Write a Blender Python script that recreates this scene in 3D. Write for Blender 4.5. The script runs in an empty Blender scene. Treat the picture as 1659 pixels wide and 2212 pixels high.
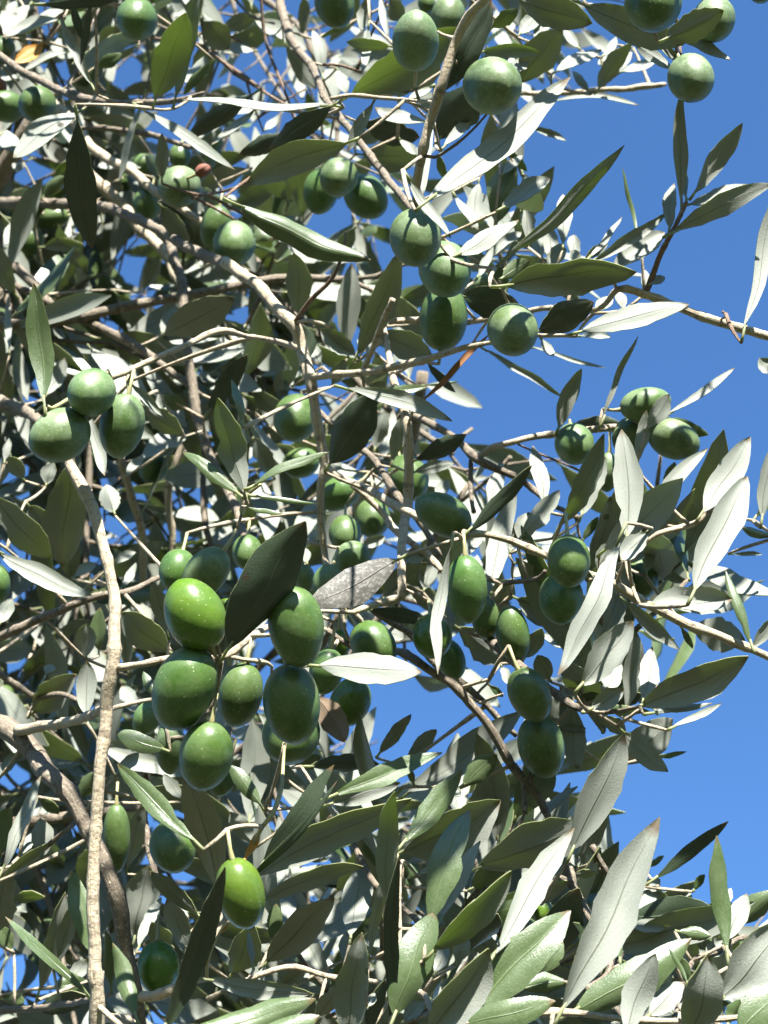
import bpy, math, random
import numpy as np
from mathutils import Vector

# ------------------------------------------------------------------ camera, sky, sun, exposure
sc = bpy.context.scene
HFOV = math.radians(28.0)
PITCH = math.radians(54.0)
CAM = np.array([0.0, 0.0, 1.6])
FW = np.array([0.0, math.cos(PITCH), math.sin(PITCH)])
UP = np.array([0.0, -math.sin(PITCH), math.cos(PITCH)])
RT = np.array([1.0, 0.0, 0.0])
cam_data = bpy.data.cameras.new('camera')
cam_data.sensor_fit = 'HORIZONTAL'
cam_data.angle = HFOV
cam_data.clip_start = 0.01
cam_data.clip_end = 5000
cam = bpy.data.objects.new('camera', cam_data)
sc.collection.objects.link(cam)
cam.location = CAM
cam.rotation_euler = (math.pi / 2 + PITCH, 0, 0)
sc.camera = cam
cam_data.dof.use_dof = True
cam_data.dof.focus_distance = 0.51
cam_data.dof.aperture_fstop = 38

SUN_DIR = 0.14 * RT + 0.97 * UP - 0.16 * FW            # towards the sun: high, a little behind the camera
SUN_DIR = SUN_DIR / np.linalg.norm(SUN_DIR)
world = bpy.data.worlds.new('World')
sc.world = world
world.use_nodes = True
wn = world.node_tree
bg = wn.nodes['Background']
sky = wn.nodes.new('ShaderNodeTexSky')
sky.sky_type = 'NISHITA'
sky.sun_disc = False
sky.sun_elevation = math.asin(SUN_DIR[2])
sky.sun_rotation = math.atan2(SUN_DIR[0], SUN_DIR[1])
sky.altitude = 0
sky.air_density = 1.35
sky.dust_density = 0.0
sky.ozone_density = 10.0
wn.links.new(sky.outputs[0], bg.inputs[0])
bg.inputs[1].default_value = 0.058
sun_data = bpy.data.lights.new('sun', 'SUN')
sun_data.energy = 5.0
sun_data.angle = math.radians(0.5)
sun_data.color = (1.0, 0.965, 0.91)
sun = bpy.data.objects.new('sun', sun_data)
sc.collection.objects.link(sun)
sun.rotation_euler = Vector(SUN_DIR).to_track_quat('Z', 'Y').to_euler()
sun.location = (0.5, -2, 6)
sc.view_settings.view_transform = 'Standard'
sc.view_settings.look = 'None'
sc.view_settings.gamma = 1
sc.view_settings.use_curve_mapping = False
sc.view_settings.exposure = 2.36
sc.cycles.use_denoising = True
sc.cycles.max_bounces = 5
sc.cycles.diffuse_bounces = 3
sc.cycles.transmission_bounces = 4
sc.cycles.glossy_bounces = 2
sc.cycles.use_adaptive_sampling = True
sc.cycles.adaptive_threshold = 0.03
sc.cycles.caustics_reflective = False
sc.cycles.caustics_refractive = False

# ------------------------------------------------------------------ helpers
rng = random.Random(7)
COL = sc.collection
WID = 2 * math.tan(HFOV / 2)
TS = 1659.0                                            # one tile of the survey of the tree
TX, TY = 3 * TS, 4 * TS


def at(gx, gy, d):
    """survey position and distance -> point in the world"""
    x = (gx / TX - 0.5) * WID * d
    y = -(gy - TY / 2) / TX * WID * d
    return CAM + RT * x + UP * y + FW * d


def pxm(d):
    return WID * d / TX


def to_world(v):
    return RT * v[0] + UP * v[1] - FW * v[2]           # (right, up, towards the viewer)


def unit(v):
    return v / max(np.linalg.norm(v), 1e-9)


def project(p):
    q = np.asarray(p) - CAM
    d = q @ FW
    return (q @ RT / (WID * d) + 0.5) * TX, TY / 2 - (q @ UP) / (WID * d) * TX, d


class Mesh:
    def __init__(self):
        self.v, self.f, self.m, self.s, self.uv = [], [], [], [], []

    def add(self, verts, faces, mat=0, smooth=True, uvs=None):
        o = len(self.v)
        self.v.extend([tuple(p) for p in verts])
        for f in faces:
            self.f.append(tuple(i + o for i in f))
            self.m.append(mat)
            self.s.append(smooth)
            self.uv.extend([uvs[i] for i in f] if uvs is not None else [(0.5, 0.5)] * len(f))

    def build(self, name, mats, parent=None, origin=None):
        me = bpy.data.meshes.new(name)
        vs = np.array(self.v, dtype=float)
        if origin is not None:
            vs = vs - np.asarray(origin)
        me.from_pydata(vs.tolist(), [], self.f)
        for m in mats:
            me.materials.append(m)
        me.polygons.foreach_set('material_index', self.m)
        me.polygons.foreach_set('use_smooth', self.s)
        ul = me.uv_layers.new(name='UVMap')
        ul.data.foreach_set('uv', np.array(self.uv, dtype=np.float32).ravel())
        me.update()
        ob = bpy.data.objects.new(name, me)
        COL.objects.link(ob)
        if origin is not None:
            ob.location = origin
        if parent is not None:
            ob.parent = parent
            if origin is not None and parent.type != 'EMPTY':
                ob.location = np.asarray(origin) - np.array(parent.matrix_basis.translation)
        return ob


def catmull(pts, step):
    """pts: rows (x,y,z,r) -> resampled smooth rows"""
    P = np.array(pts, dtype=float)
    if len(P) == 2:
        n = max(2, int(np.linalg.norm(P[1, :3] - P[0, :3]) / step) + 1)
        return np.array([P[0] + (P[1] - P[0]) * t for t in np.linspace(0, 1, n)])
    P = np.vstack([2 * P[0] - P[1], P, 2 * P[-1] - P[-2]])
    out = []
    for i in range(1, len(P) - 2):
        p0, p1, p2, p3 = P[i - 1], P[i], P[i + 1], P[i + 2]
        n = max(1, int(np.linalg.norm(p2[:3] - p1[:3]) / step))
        for t in np.linspace(0, 1, n, endpoint=False):
            out.append(0.5 * (2 * p1 + (p2 - p0) * t + (2 * p0 - 5 * p1 + 4 * p2 - p3) * t * t + (3 * p1 - p0 - 3 * p2 + p3) * t ** 3))
    out.append(P[-2])
    out = np.array(out)
    out[:, 3] = np.maximum(out[:, 3], 1e-4)
    return out


def tube(mesh, rows, sides=10, mat=0, lumpy=0.0, seed=0, jag=0.0):
    rows = np.array(rows)
    r_ = random.Random(seed)
    n = len(rows)
    up = np.array([0.31, 0.52, 0.79])
    verts, faces, uvs = [], [], []
    dist = 0.0
    nxt = r_.uniform(0.008, 0.02)
    ref = None
    for i in range(n):
        a = rows[max(i - 1, 0), :3]
        b = rows[min(i + 1, n - 1), :3]
        t = unit(b - a)
        if ref is None:
            ref = unit(np.cross(t, up))
        ref = unit(ref - t * (ref @ t))
        bi = np.cross(t, ref)
        if i:
            dist += np.linalg.norm(rows[i, :3] - rows[i - 1, :3])
        r = rows[i, 3]
        if lumpy:
            if dist > nxt:                             # a leaf scar ring
                r *= 1 + lumpy * r_.uniform(1.2, 2.4)
                nxt = dist + r_.uniform(0.012, 0.03)
            r *= 1 + lumpy * r_.uniform(-0.5, 0.5)
        for k in range(sides):
            an = 2 * math.pi * k / sides
            rr = r * (1 + (r_.uniform(-jag, jag) if jag else 0))
            verts.append(rows[i, :3] + (ref * math.cos(an) + bi * math.sin(an)) * rr)
            uvs.append((dist * 40, k / sides))
    for i in range(n - 1):
        for k in range(sides):
            k2 = (k + 1) % sides
            faces.append((i * sides + k, i * sides + k2, (i + 1) * sides + k2, (i + 1) * sides + k))
    faces.append(tuple(reversed(range(sides))))
    faces.append(tuple((n - 1) * sides + k for k in range(sides)))
    mesh.add(verts, faces, mat, True, uvs)


def leaf_shape(mesh, base, axis, up, L, w, seg=10, cross=(-1, -.62, -.25, 0, .25, .62, 1), bend=0.05, sickle=0.0, curl=0.12, fold=0.1,
               twist=0.0, th=0.00035, petiole=0.005, pr=0.0006, seed=0, bite=None, blunt=0.0):
    """a closed thin blade: upper sheet (slot 0), under sheet (slot 1), margin (slot 2), petiole (slot 2)"""
    r_ = random.Random(seed)
    axis = unit(axis)
    up = unit(up - axis * (up @ axis))
    wv = np.cross(axis, up)
    nc = len(cross)
    S = np.array(cross)
    wob = np.array([r_.uniform(-0.075, 0.075) for _ in range(seg + 1)])
    wav = r_.uniform(0.5, 1.5)
    t = np.linspace(0, 1, seg + 1)
    prof = np.maximum(np.maximum(0.0, np.sin(math.pi * np.minimum(t ** (1.12 - 0.22 * blunt), 1))) ** (0.8 - 0.2 * blunt), 0.035)
    hw = w * 0.5 * prof * (1 + wob * (0.3 + prof))
    q4 = 4 * t * (1 - t)
    c = base + np.outer(L * t, axis) + np.outer(bend * L * q4 + 0.018 * L * np.sin(wav * 6 * t + seed), up) + np.outer(sickle * L * q4 + 0.008 * L * np.sin(wav * 9 * t + 2 * seed), wv)
    an = twist * (t - 0.5)
    wv2 = np.outer(np.cos(an), wv) + np.outer(np.sin(an), up)
    up2 = np.outer(np.cos(an), up) - np.outer(np.sin(an), wv)
    T, SS = np.meshgrid(t, S, indexing='ij')
    HW = np.repeat(hw[:, None], nc, 1)
    HS = HW.copy()
    if bite:
        msk = (SS * bite[2] > 0) & (np.abs(T - bite[0]) < bite[1])
        HS[msk] *= 1 - 0.3 * (1 - ((T[msk] - bite[0]) / bite[1]) ** 2)
    H = fold * np.abs(SS) * HW - curl * SS * SS * HW * 1.4 + 0.02 * w * np.sin(9 * T + 3 * SS + seed) * np.abs(SS)
    pp = c[:, None, :] + wv2[:, None, :] * (SS * HS)[..., None] + up2[:, None, :] * H[..., None]
    off = (up2 * th * 0.5)[:, None, :]
    tops = (pp + off).reshape(-1, 3).tolist()
    bots = (pp - off).reshape(-1, 3).tolist()
    uvs = np.stack([T, SS * 0.5 + 0.5], -1).reshape(-1, 2).tolist()
    fa, fb = [], []
    for i in range(seg):
        for j in range(nc - 1):
            a, b, c_, d = i * nc + j, i * nc + j + 1, (i + 1) * nc + j + 1, (i + 1) * nc + j
            fa.append((a, b, c_, d))
            fb.append((a, d, c_, b))
    mesh.add(tops, fa, 0, True, uvs)
    mesh.add(bots, fb, 1, True, uvs)
    ring = [j for j in range(nc)] + [i * nc + nc - 1 for i in range(1, seg + 1)] + [seg * nc + j for j in range(nc - 2, -1, -1)] + [i * nc for i in range(seg - 1, 0, -1)]
    n = len(ring)
    rv = [tops[k] for k in ring] + [bots[k] for k in ring]
    mesh.add(rv, [(k, n + k, n + (k + 1) % n, (k + 1) % n) for k in range(n)], 2, False)
    if petiole:
        q = base - axis * petiole
        mid = base - axis * petiole * 0.5 - up * petiole * 0.08
        tube(mesh, [(*q, pr * 1.2), (*mid, pr), (*(base + axis * L * 0.06), pr * 0.9)], 6, 2)
        return q
    return base


# ------------------------------------------------------------------ materials
def mat_new(name):
    m = bpy.data.materials.new(name)
    m.use_nodes = True
    nt = m.node_tree
    for n in list(nt.nodes):
        nt.nodes.remove(n)
    out = nt.nodes.new('ShaderNodeOutputMaterial')
    return m, nt, out


class NT:
    def __init__(self, nt):
        self.nt = nt

    def n(self, kind, **kw):
        nd = self.nt.nodes.new(kind)
        for k, v in kw.items():
            if isinstance(k, str) and hasattr(nd, k):
                setattr(nd, k, v)
        return nd

    def put(self, sock, v):
        if hasattr(v, 'is_output') or isinstance(v, bpy.types.NodeSocket):
            self.nt.links.new(v, sock)
        else:
            sock.default_value = v

    def math(self, op, a, b=0.0, clamp=False):
        nd = self.n('ShaderNodeMath', operation=op, use_clamp=clamp)
        self.put(nd.inputs[0], a)
        self.put(nd.inputs[1], b)
        return nd.outputs[0]

    def mix(self, f, a, b):
        nd = self.n('ShaderNodeMix', data_type='RGBA')
        self.put(nd.inputs[0], f)
        self.put(nd.inputs[6], a)
        self.put(nd.inputs[7], b)
        return nd.outputs[2]

    def ramp(self, v, lo, hi):
        nd = self.n('ShaderNodeMapRange')
        self.put(nd.inputs[0], v)
        nd.inputs[1].default_value = lo
        nd.inputs[2].default_value = hi
        return nd.outputs[0]

    def noise(self, vec, scale, detail=3, rough=0.6):
        nd = self.n('ShaderNodeTexNoise')
        self.nt.links.new(vec, nd.inputs['Vector'])
        nd.inputs['Scale'].default_value = scale
        nd.inputs['Detail'].default_value = detail
        nd.inputs['Roughness'].default_value = rough
        return nd.outputs[0]


def c4(r, g, b):
    return (r, g, b, 1)


def leaf_mat(name, colA, colB, rib, speck_col, speck_amt, trans_col, trans, rough, spec, vein=0.25, plain=False, grain=1900):
    m, nt, out = mat_new(name)
    N = NT(nt)
    geo = N.n('ShaderNodeNewGeometry')
    pos = N.n('ShaderNodeTexCoord').outputs['Object']
    sep = N.n('ShaderNodeSeparateXYZ')
    nt.links.new(N.n('ShaderNodeUVMap').outputs[0], sep.inputs[0])
    u, v = sep.outputs[0], sep.outputs[1]
    off = N.math('ABSOLUTE', N.math('SUBTRACT', v, 0.5))
    ribw = N.math('MULTIPLY', N.math('SUBTRACT', 1.1, u), 0.045)
    ribmask = N.math('MULTIPLY', N.math('SUBTRACT', 1.0, N.math('DIVIDE', off, ribw), True), 0.95)
    col = N.mix(geo.outputs['Random Per Island'], colA, colB)
    big = N.ramp(N.noise(pos, 110, 3), 0.35, 0.7)
    col = N.mix(N.math('MULTIPLY', big, 0.4), col, speck_col)
    bs = N.n('ShaderNodeBsdfPrincipled')
    if plain:
        col = N.mix(ribmask, col, rib)
    else:
        # side veins slanting towards the tip
        vv = N.math('SUBTRACT', N.math('MULTIPLY', u, 11.0), N.math('MULTIPLY', off, 7.0))
        vv = N.math('ADD', vv, N.math('MULTIPLY', big, 0.5))
        vm = N.math('PINGPONG', vv, 0.5)
        vm = N.math('MULTIPLY', N.math('SUBTRACT', 1.0, N.math('DIVIDE', vm, 0.07), True), vein)
        fine = N.noise(pos, grain, 2, 0.7)
        col = N.mix(N.math('MULTIPLY', N.ramp(fine, 0.5, 0.68), speck_amt), col, speck_col)
        col = N.mix(N.math('MAXIMUM', ribmask, vm), col, rib)
        # a few small blemishes
        vor = N.n('ShaderNodeTexVoronoi')
        nt.links.new(pos, vor.inputs['Vector'])
        vor.inputs['Scale'].default_value = 45
        spot = N.math('LESS_THAN', vor.outputs['Distance'], N.math('MULTIPLY', big, 0.07))
        col = N.mix(N.math('MULTIPLY', spot, 0.75), col, c4(0.04, 0.028, 0.015))
        tipb = N.math('MULTIPLY', N.ramp(N.math('ADD', u, N.math('MULTIPLY', big, 0.05)), 0.94, 0.99), N.math('GREATER_THAN', geo.outputs['Random Per Island'], 0.55))
        col = N.mix(N.math('MULTIPLY', tipb, 0.75), col, c4(0.09, 0.05, 0.02))
        bump = N.n('ShaderNodeBump')
        bump.inputs['Strength'].default_value = 0.5
        bump.inputs['Distance'].default_value = 0.0004
        hgt = N.math('ADD', ribmask, N.math('MULTIPLY', fine, 0.6))
        nt.links.new(hgt, bump.inputs['Height'])
        nt.links.new(bump.outputs[0], bs.inputs['Normal'])
    nt.links.new(col, bs.inputs['Base Color'])
    bs.inputs['Roughness'].default_value = rough
    bs.inputs['Specular IOR Level'].default_value = spec
    tr = N.n('ShaderNodeBsdfTranslucent')
    tr.inputs[0].default_value = trans_col
    mx = N.n('ShaderNodeMixShader')
    mx.inputs[0].default_value = trans
    nt.links.new(bs.outputs[0], mx.inputs[1])
    nt.links.new(tr.outputs[0], mx.inputs[2])
    nt.links.new(mx.outputs[0], out.inputs[0])
    return m


TRC = c4(0.58, 0.74, 0.16)
UPC = (c4(0.0268, 0.0495, 0.0155), c4(0.0535, 0.0824, 0.0268), c4(0.1082, 0.1391, 0.0598), c4(0.1288, 0.1628, 0.0907))
UNC = (c4(0.1603, 0.1731, 0.1408), c4(0.2077, 0.2224, 0.1913), c4(0.0950, 0.1009, 0.0690), c4(0.2520, 0.2657, 0.2320))
LEAF_UP = leaf_mat('leaf_upper', *UPC, 0.5, TRC, 0.13, 0.34, 0.5, 0.1)
LEAF_UN = leaf_mat('leaf_under', *UNC, 0.5, TRC, 0.14, 0.62, 0.25, 0.28)
LEAF_RIM = leaf_mat('leaf_margin', c4(0.15, 0.165, 0.075), c4(0.18, 0.19, 0.1), c4(0.16, 0.17, 0.08), c4(0.2, 0.2, 0.115), 0.3, TRC, 0.2, 0.5, 0.3, 0.0, True)
LEAF_UPB = leaf_mat('leaf_upper_plain', *UPC, 0.5, TRC, 0.13, 0.34, 0.5, 0.1, True)
LEAF_UNB = leaf_mat('leaf_under_plain', *UNC, 0.5, TRC, 0.14, 0.62, 0.25, 0.2, True)
LEAF_YEL = leaf_mat('leaf_yellowed', c4(0.4, 0.2, 0.025), c4(0.36, 0.17, 0.03), c4(0.45, 0.3, 0.1), c4(0.5, 0.36, 0.1), 0.4, c4(0.9, 0.5, 0.06), 0.3, 0.5, 0.3)
LEAF_RED = leaf_mat('leaf_withered', c4(0.17, 0.065, 0.03), c4(0.19, 0.08, 0.035), c4(0.25, 0.12, 0.06), c4(0.4, 0.22, 0.1), 0.4, c4(0.5, 0.22, 0.08), 0.12, 0.6, 0.2)
LEAF_BRN = leaf_mat('leaf_beige', c4(0.199, 0.142, 0.100), c4(0.220, 0.158, 0.105), c4(0.158, 0.105, 0.069), c4(0.237, 0.189, 0.136), 0.4, c4(0.315, 0.210, 0.078), 0.2, 0.65, 0.2)
LEAF_DRY = leaf_mat('leaf_blistered', c4(0.045, 0.045, 0.036), c4(0.055, 0.052, 0.043), c4(0.03, 0.027, 0.02), c4(0.21, 0.20, 0.18), 1.0, c4(0.18, 0.18, 0.067), 0.04, 0.6, 0.3, 0.6, False, 800)
LEAF_UPG = leaf_mat('leaf_upper_young', *UPC, 0.5, c4(0.5, 0.66, 0.12), 0.22, 0.4, 0.4, 0.1)
LEAF_UNG = leaf_mat('leaf_under_young', *UNC, 0.5, c4(0.5, 0.66, 0.12), 0.26, 0.6, 0.25, 0.3)
LEAF_UPK = leaf_mat('leaf_upper_dark', c4(0.014, 0.027, 0.012), c4(0.022, 0.037, 0.017), c4(0.05, 0.066, 0.032), c4(0.05, 0.065, 0.045), 0.4, TRC, 0.02, 0.34, 0.5, 0.1)  # darker, nearly opaque version of the upper leaf face
LEAF_UNK = leaf_mat('leaf_under_opaque', *UNC, 0.5, TRC, 0.03, 0.62, 0.25, 0.28)
LEAFMATS = {'G': [LEAF_UPG, LEAF_UNG, LEAF_RIM], 'K': [LEAF_UPK, LEAF_UNK, LEAF_RIM], 'P': [LEAF_UPB, LEAF_UNB, LEAF_RIM], 'N': [LEAF_UP, LEAF_UN, LEAF_RIM], 'Y': [LEAF_YEL, LEAF_YEL, LEAF_YEL], 'R': [LEAF_RED, LEAF_RED, LEAF_RED],
            'B': [LEAF_BRN, LEAF_BRN, LEAF_BRN], 'D': [LEAF_DRY, LEAF_UN, LEAF_RIM]}


def bark_mat(name, A, B, C_, dark):
    m, nt, out = mat_new(name)
    N = NT(nt)
    pos = N.n('ShaderNodeTexCoord').outputs['Object']
    uv = N.n('ShaderNodeUVMap').outputs[0]
    mp = N.n('ShaderNodeMapping')
    nt.links.new(uv, mp.inputs[0])
    mp.inputs['Scale'].default_value = (0.7, 9, 1)
    streak = N.noise(mp.outputs[0], 3.0, 4)
    col = N.mix(N.ramp(N.noise(pos, 60, 4), 0.35, 0.65), A, B)
    col = N.mix(N.math('MULTIPLY', N.ramp(streak, 0.45, 0.7), 0.6), col, C_)
    fl = N.ramp(N.noise(pos, 420, 3, 0.7), 0.56, 0.66)
    col = N.mix(N.math('MULTIPLY', fl, 0.65), col, dark)
    pale = N.ramp(N.noise(pos, 800, 2, 0.6), 0.58, 0.7)
    col = N.mix(N.math('MULTIPLY', pale, 0.5), col, c4(0.46, 0.41, 0.32))
    sx = N.n('ShaderNodeSeparateXYZ')
    nt.links.new(uv, sx.inputs[0])
    cx_ = N.n('ShaderNodeCombineXYZ')
    nt.links.new(sx.outputs[0], cx_.inputs[0])
    nt.links.new(N.math('MULTIPLY', sx.outputs[1], 0.06), cx_.inputs[1])
    ring = N.ramp(N.noise(cx_.outputs[0], 5.0, 1), 0.62, 0.68)
    col = N.mix(N.math('MULTIPLY', ring, 0.55), col, dark)
    bs = N.n('ShaderNodeBsdfPrincipled')
    nt.links.new(col, bs.inputs['Base Color'])
    bs.inputs['Roughness'].default_value = 0.75
    bs.inputs['Specular IOR Level'].default_value = 0.25
    bump = N.n('ShaderNodeBump')
    bump.inputs['Strength'].default_value = 0.9
    bump.inputs['Distance'].default_value = 0.0009
    h = N.math('ADD', N.noise(pos, 500, 4, 0.7), N.math('MULTIPLY', streak, 0.8))
    nt.links.new(h, bump.inputs['Height'])
    nt.links.new(bump.outputs[0], bs.inputs['Normal'])
    nt.links.new(bs.outputs[0], out.inputs[0])
    return m


BARK = bark_mat('bark_pale', c4(0.3436, 0.2862, 0.1981), c4(0.4048, 0.3436, 0.2470), c4(0.2470, 0.1981, 0.1321), c4(0.0880, 0.0660, 0.0440))
BARK_OLD = bark_mat('bark_grey', c4(0.1342, 0.1098, 0.0793), c4(0.1769, 0.1464, 0.1068), c4(0.0915, 0.0732, 0.0549), c4(0.0366, 0.0275, 0.0213))
BARK_RED = bark_mat('bark_brown', c4(0.1435, 0.0938, 0.0607), c4(0.2009, 0.1292, 0.0861), c4(0.1148, 0.0718, 0.0508), c4(0.0508, 0.0320, 0.0254))
STALK, _nt, _o = mat_new('stalk_green')
_N = NT(_nt)
_b = _N.n('ShaderNodeBsdfPrincipled')
_c = _N.mix(_N.noise(_N.n('ShaderNodeTexCoord').outputs['Object'], 300, 2), c4(0.19, 0.20, 0.075), c4(0.27, 0.23, 0.12))
_nt.links.new(_c, _b.inputs['Base Color'])
_b.inputs['Roughness'].default_value = 0.55
_nt.links.new(_b.outputs[0], _o.inputs[0])


def olive_mat(name, A, B, bloom, bloom_amt, rough, dots):
    m, nt, out = mat_new(name)
    N = NT(nt)
    pos = N.n('ShaderNodeTexCoord').outputs['Object']
    oi = N.n('ShaderNodeObjectInfo')
    sh = N.n('ShaderNodeVectorMath', operation='ADD')
    cmb = N.n('ShaderNodeCombineXYZ')
    for k in range(3):
        nt.links.new(oi.outputs['Random'], cmb.inputs[k])
    nt.links.new(pos, sh.inputs[0])
    nt.links.new(cmb.outputs[0], sh.inputs[1])
    p = sh.outputs[0]
    col = N.mix(N.ramp(N.noise(p, 120, 3), 0.35, 0.65), A, B)
    hs = N.n('ShaderNodeHueSaturation')
    nt.links.new(col, hs.inputs['Color'])
    nt.links.new(N.math('ADD', 0.485, N.math('MULTIPLY', oi.outputs['Random'], 0.03)), hs.inputs['Hue'])
    nt.links.new(N.math('ADD', 0.85, N.math('MULTIPLY', oi.outputs['Random'], 0.3)), hs.inputs['Value'])
    col = hs.outputs[0]
    bl = N.math('MULTIPLY', N.ramp(N.noise(p, 95, 5, 0.7), 0.32, 0.68), bloom_amt)
    fine = N.ramp(N.noise(p, 1500, 2, 0.7), 0.35, 0.7)
    bl = N.math('MULTIPLY', bl, N.math('ADD', 0.55, N.math('MULTIPLY', fine, 0.6)), True)
    col = N.mix(bl, col, bloom)
    vor = N.n('ShaderNodeTexVoronoi')
    nt.links.new(p, vor.inputs['Vector'])
    vor.inputs['Scale'].default_value = 620
    dot = N.math('SUBTRACT', 1.0, N.math('DIVIDE', vor.outputs['Distance'], 0.17), True)
    keep = N.ramp(N.noise(p, 170, 2), 0.36, 0.56)
    col = N.mix(N.math('MULTIPLY', N.math('MULTIPLY', dot, keep), dots), col, c4(0.52, 0.58, 0.34))
    # scuffs
    sc_ = N.ramp(N.noise(p, 210, 5, 0.75), 0.655, 0.70)
    col = N.mix(N.math('MULTIPLY', sc_, 0.45), col, c4(0.12, 0.10, 0.04))
    bs = N.n('ShaderNodeBsdfPrincipled')
    nt.links.new(col, bs.inputs['Base Color'])
    nt.links.new(N.math('ADD', rough, N.math('MULTIPLY', bl, 0.35)), bs.inputs['Roughness'])
    bs.inputs['Specular IOR Level'].default_value = 0.32
    bump = N.n('ShaderNodeBump')
    bump.inputs['Strength'].default_value = 0.25
    bump.inputs['Distance'].default_value = 0.0004
    nt.links.new(N.math('ADD', N.noise(p, 350, 3), N.math('MULTIPLY', dot, 0.4)), bump.inputs['Height'])
    nt.links.new(bump.outputs[0], bs.inputs['Normal'])
    nt.links.new(bs.outputs[0], out.inputs[0])
    return m


OLIVE = {'f': olive_mat('olive_fresh', c4(0.0386, 0.0838, 0.0048), c4(0.0665, 0.1202, 0.0086), c4(0.1074, 0.1610, 0.0537), 0.35, 0.24, 0.75),
         'm': olive_mat('olive_mid', c4(0.0290, 0.0644, 0.0107), c4(0.0483, 0.0923, 0.0161), c4(0.1181, 0.1664, 0.0773), 0.6, 0.28, 0.65),
         'b': olive_mat('olive_bloom', c4(0.0355, 0.0730, 0.0161), c4(0.0558, 0.0987, 0.0215), c4(0.1610, 0.2094, 0.1202), 0.9, 0.34, 0.4),
         'r': olive_mat('olive_dried', c4(0.11, 0.027, 0.016), c4(0.14, 0.04, 0.025), c4(0.2, 0.11, 0.085), 0.4, 0.6, 0.0)}

gm, gnt, gout = mat_new('dry_soil')
_N = NT(gnt)
_p = _N.n('ShaderNodeTexCoord').outputs['Object']
_c = _N.mix(_N.ramp(_N.noise(_p, 0.7, 5), 0.4, 0.62), c4(0.055, 0.055, 0.03), c4(0.04, 0.055, 0.02))
_c = _N.mix(_N.ramp(_N.noise(_p, 14, 4), 0.45, 0.7), _c, c4(0.085, 0.08, 0.05))
_b = _N.n('ShaderNodeBsdfPrincipled')
gnt.links.new(_c, _b.inputs['Base Color'])
_b.inputs['Roughness'].default_value = 0.95
_bm = _N.n('ShaderNodeBump')
_bm.inputs['Distance'].default_value = 0.03
gnt.links.new(_N.noise(_p, 9, 5, 0.7), _bm.inputs['Height'])
gnt.links.new(_bm.outputs[0], _b.inputs['Normal'])
gnt.links.new(_b.outputs[0], gout.inputs[0])

# ------------------------------------------------------------------ ground
g = Mesh()
gn = 40
ext = np.concatenate([-np.geomspace(1500, 1.5, gn // 2), np.geomspace(1.5, 1500, gn // 2)])
gv = [(x, y, 0.05 * math.sin(x * 1.3) * math.cos(y * 1.1) if abs(x) < 40 and abs(y) < 40 else 0.0) for y in ext for x in ext]
g.add(gv, [(j * gn + i, j * gn + i + 1, (j + 1) * gn + i + 1, (j + 1) * gn + i) for j in range(gn - 1) for i in range(gn - 1)])
ground = g.build('ground', [gm])
ground['kind'] = 'structure'
ground['label'] = 'dry soil ground below the olive tree'

# ------------------------------------------------------------------ the olive tree
tree = bpy.data.objects.new('olive_tree', None)
COL.objects.link(tree)
TRUNK_AT = np.array([-1.15, 1.55, 0.0])
tree.location = TRUNK_AT
tree['label'] = 'olive tree with silvery leaves and pale branches under blue sky'
tree['category'] = 'tree'


def hang(ob):
    """keep world placement under the tree empty"""
    ob.parent = tree
    ob.location = np.array(ob.location) - TRUNK_AT


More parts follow.
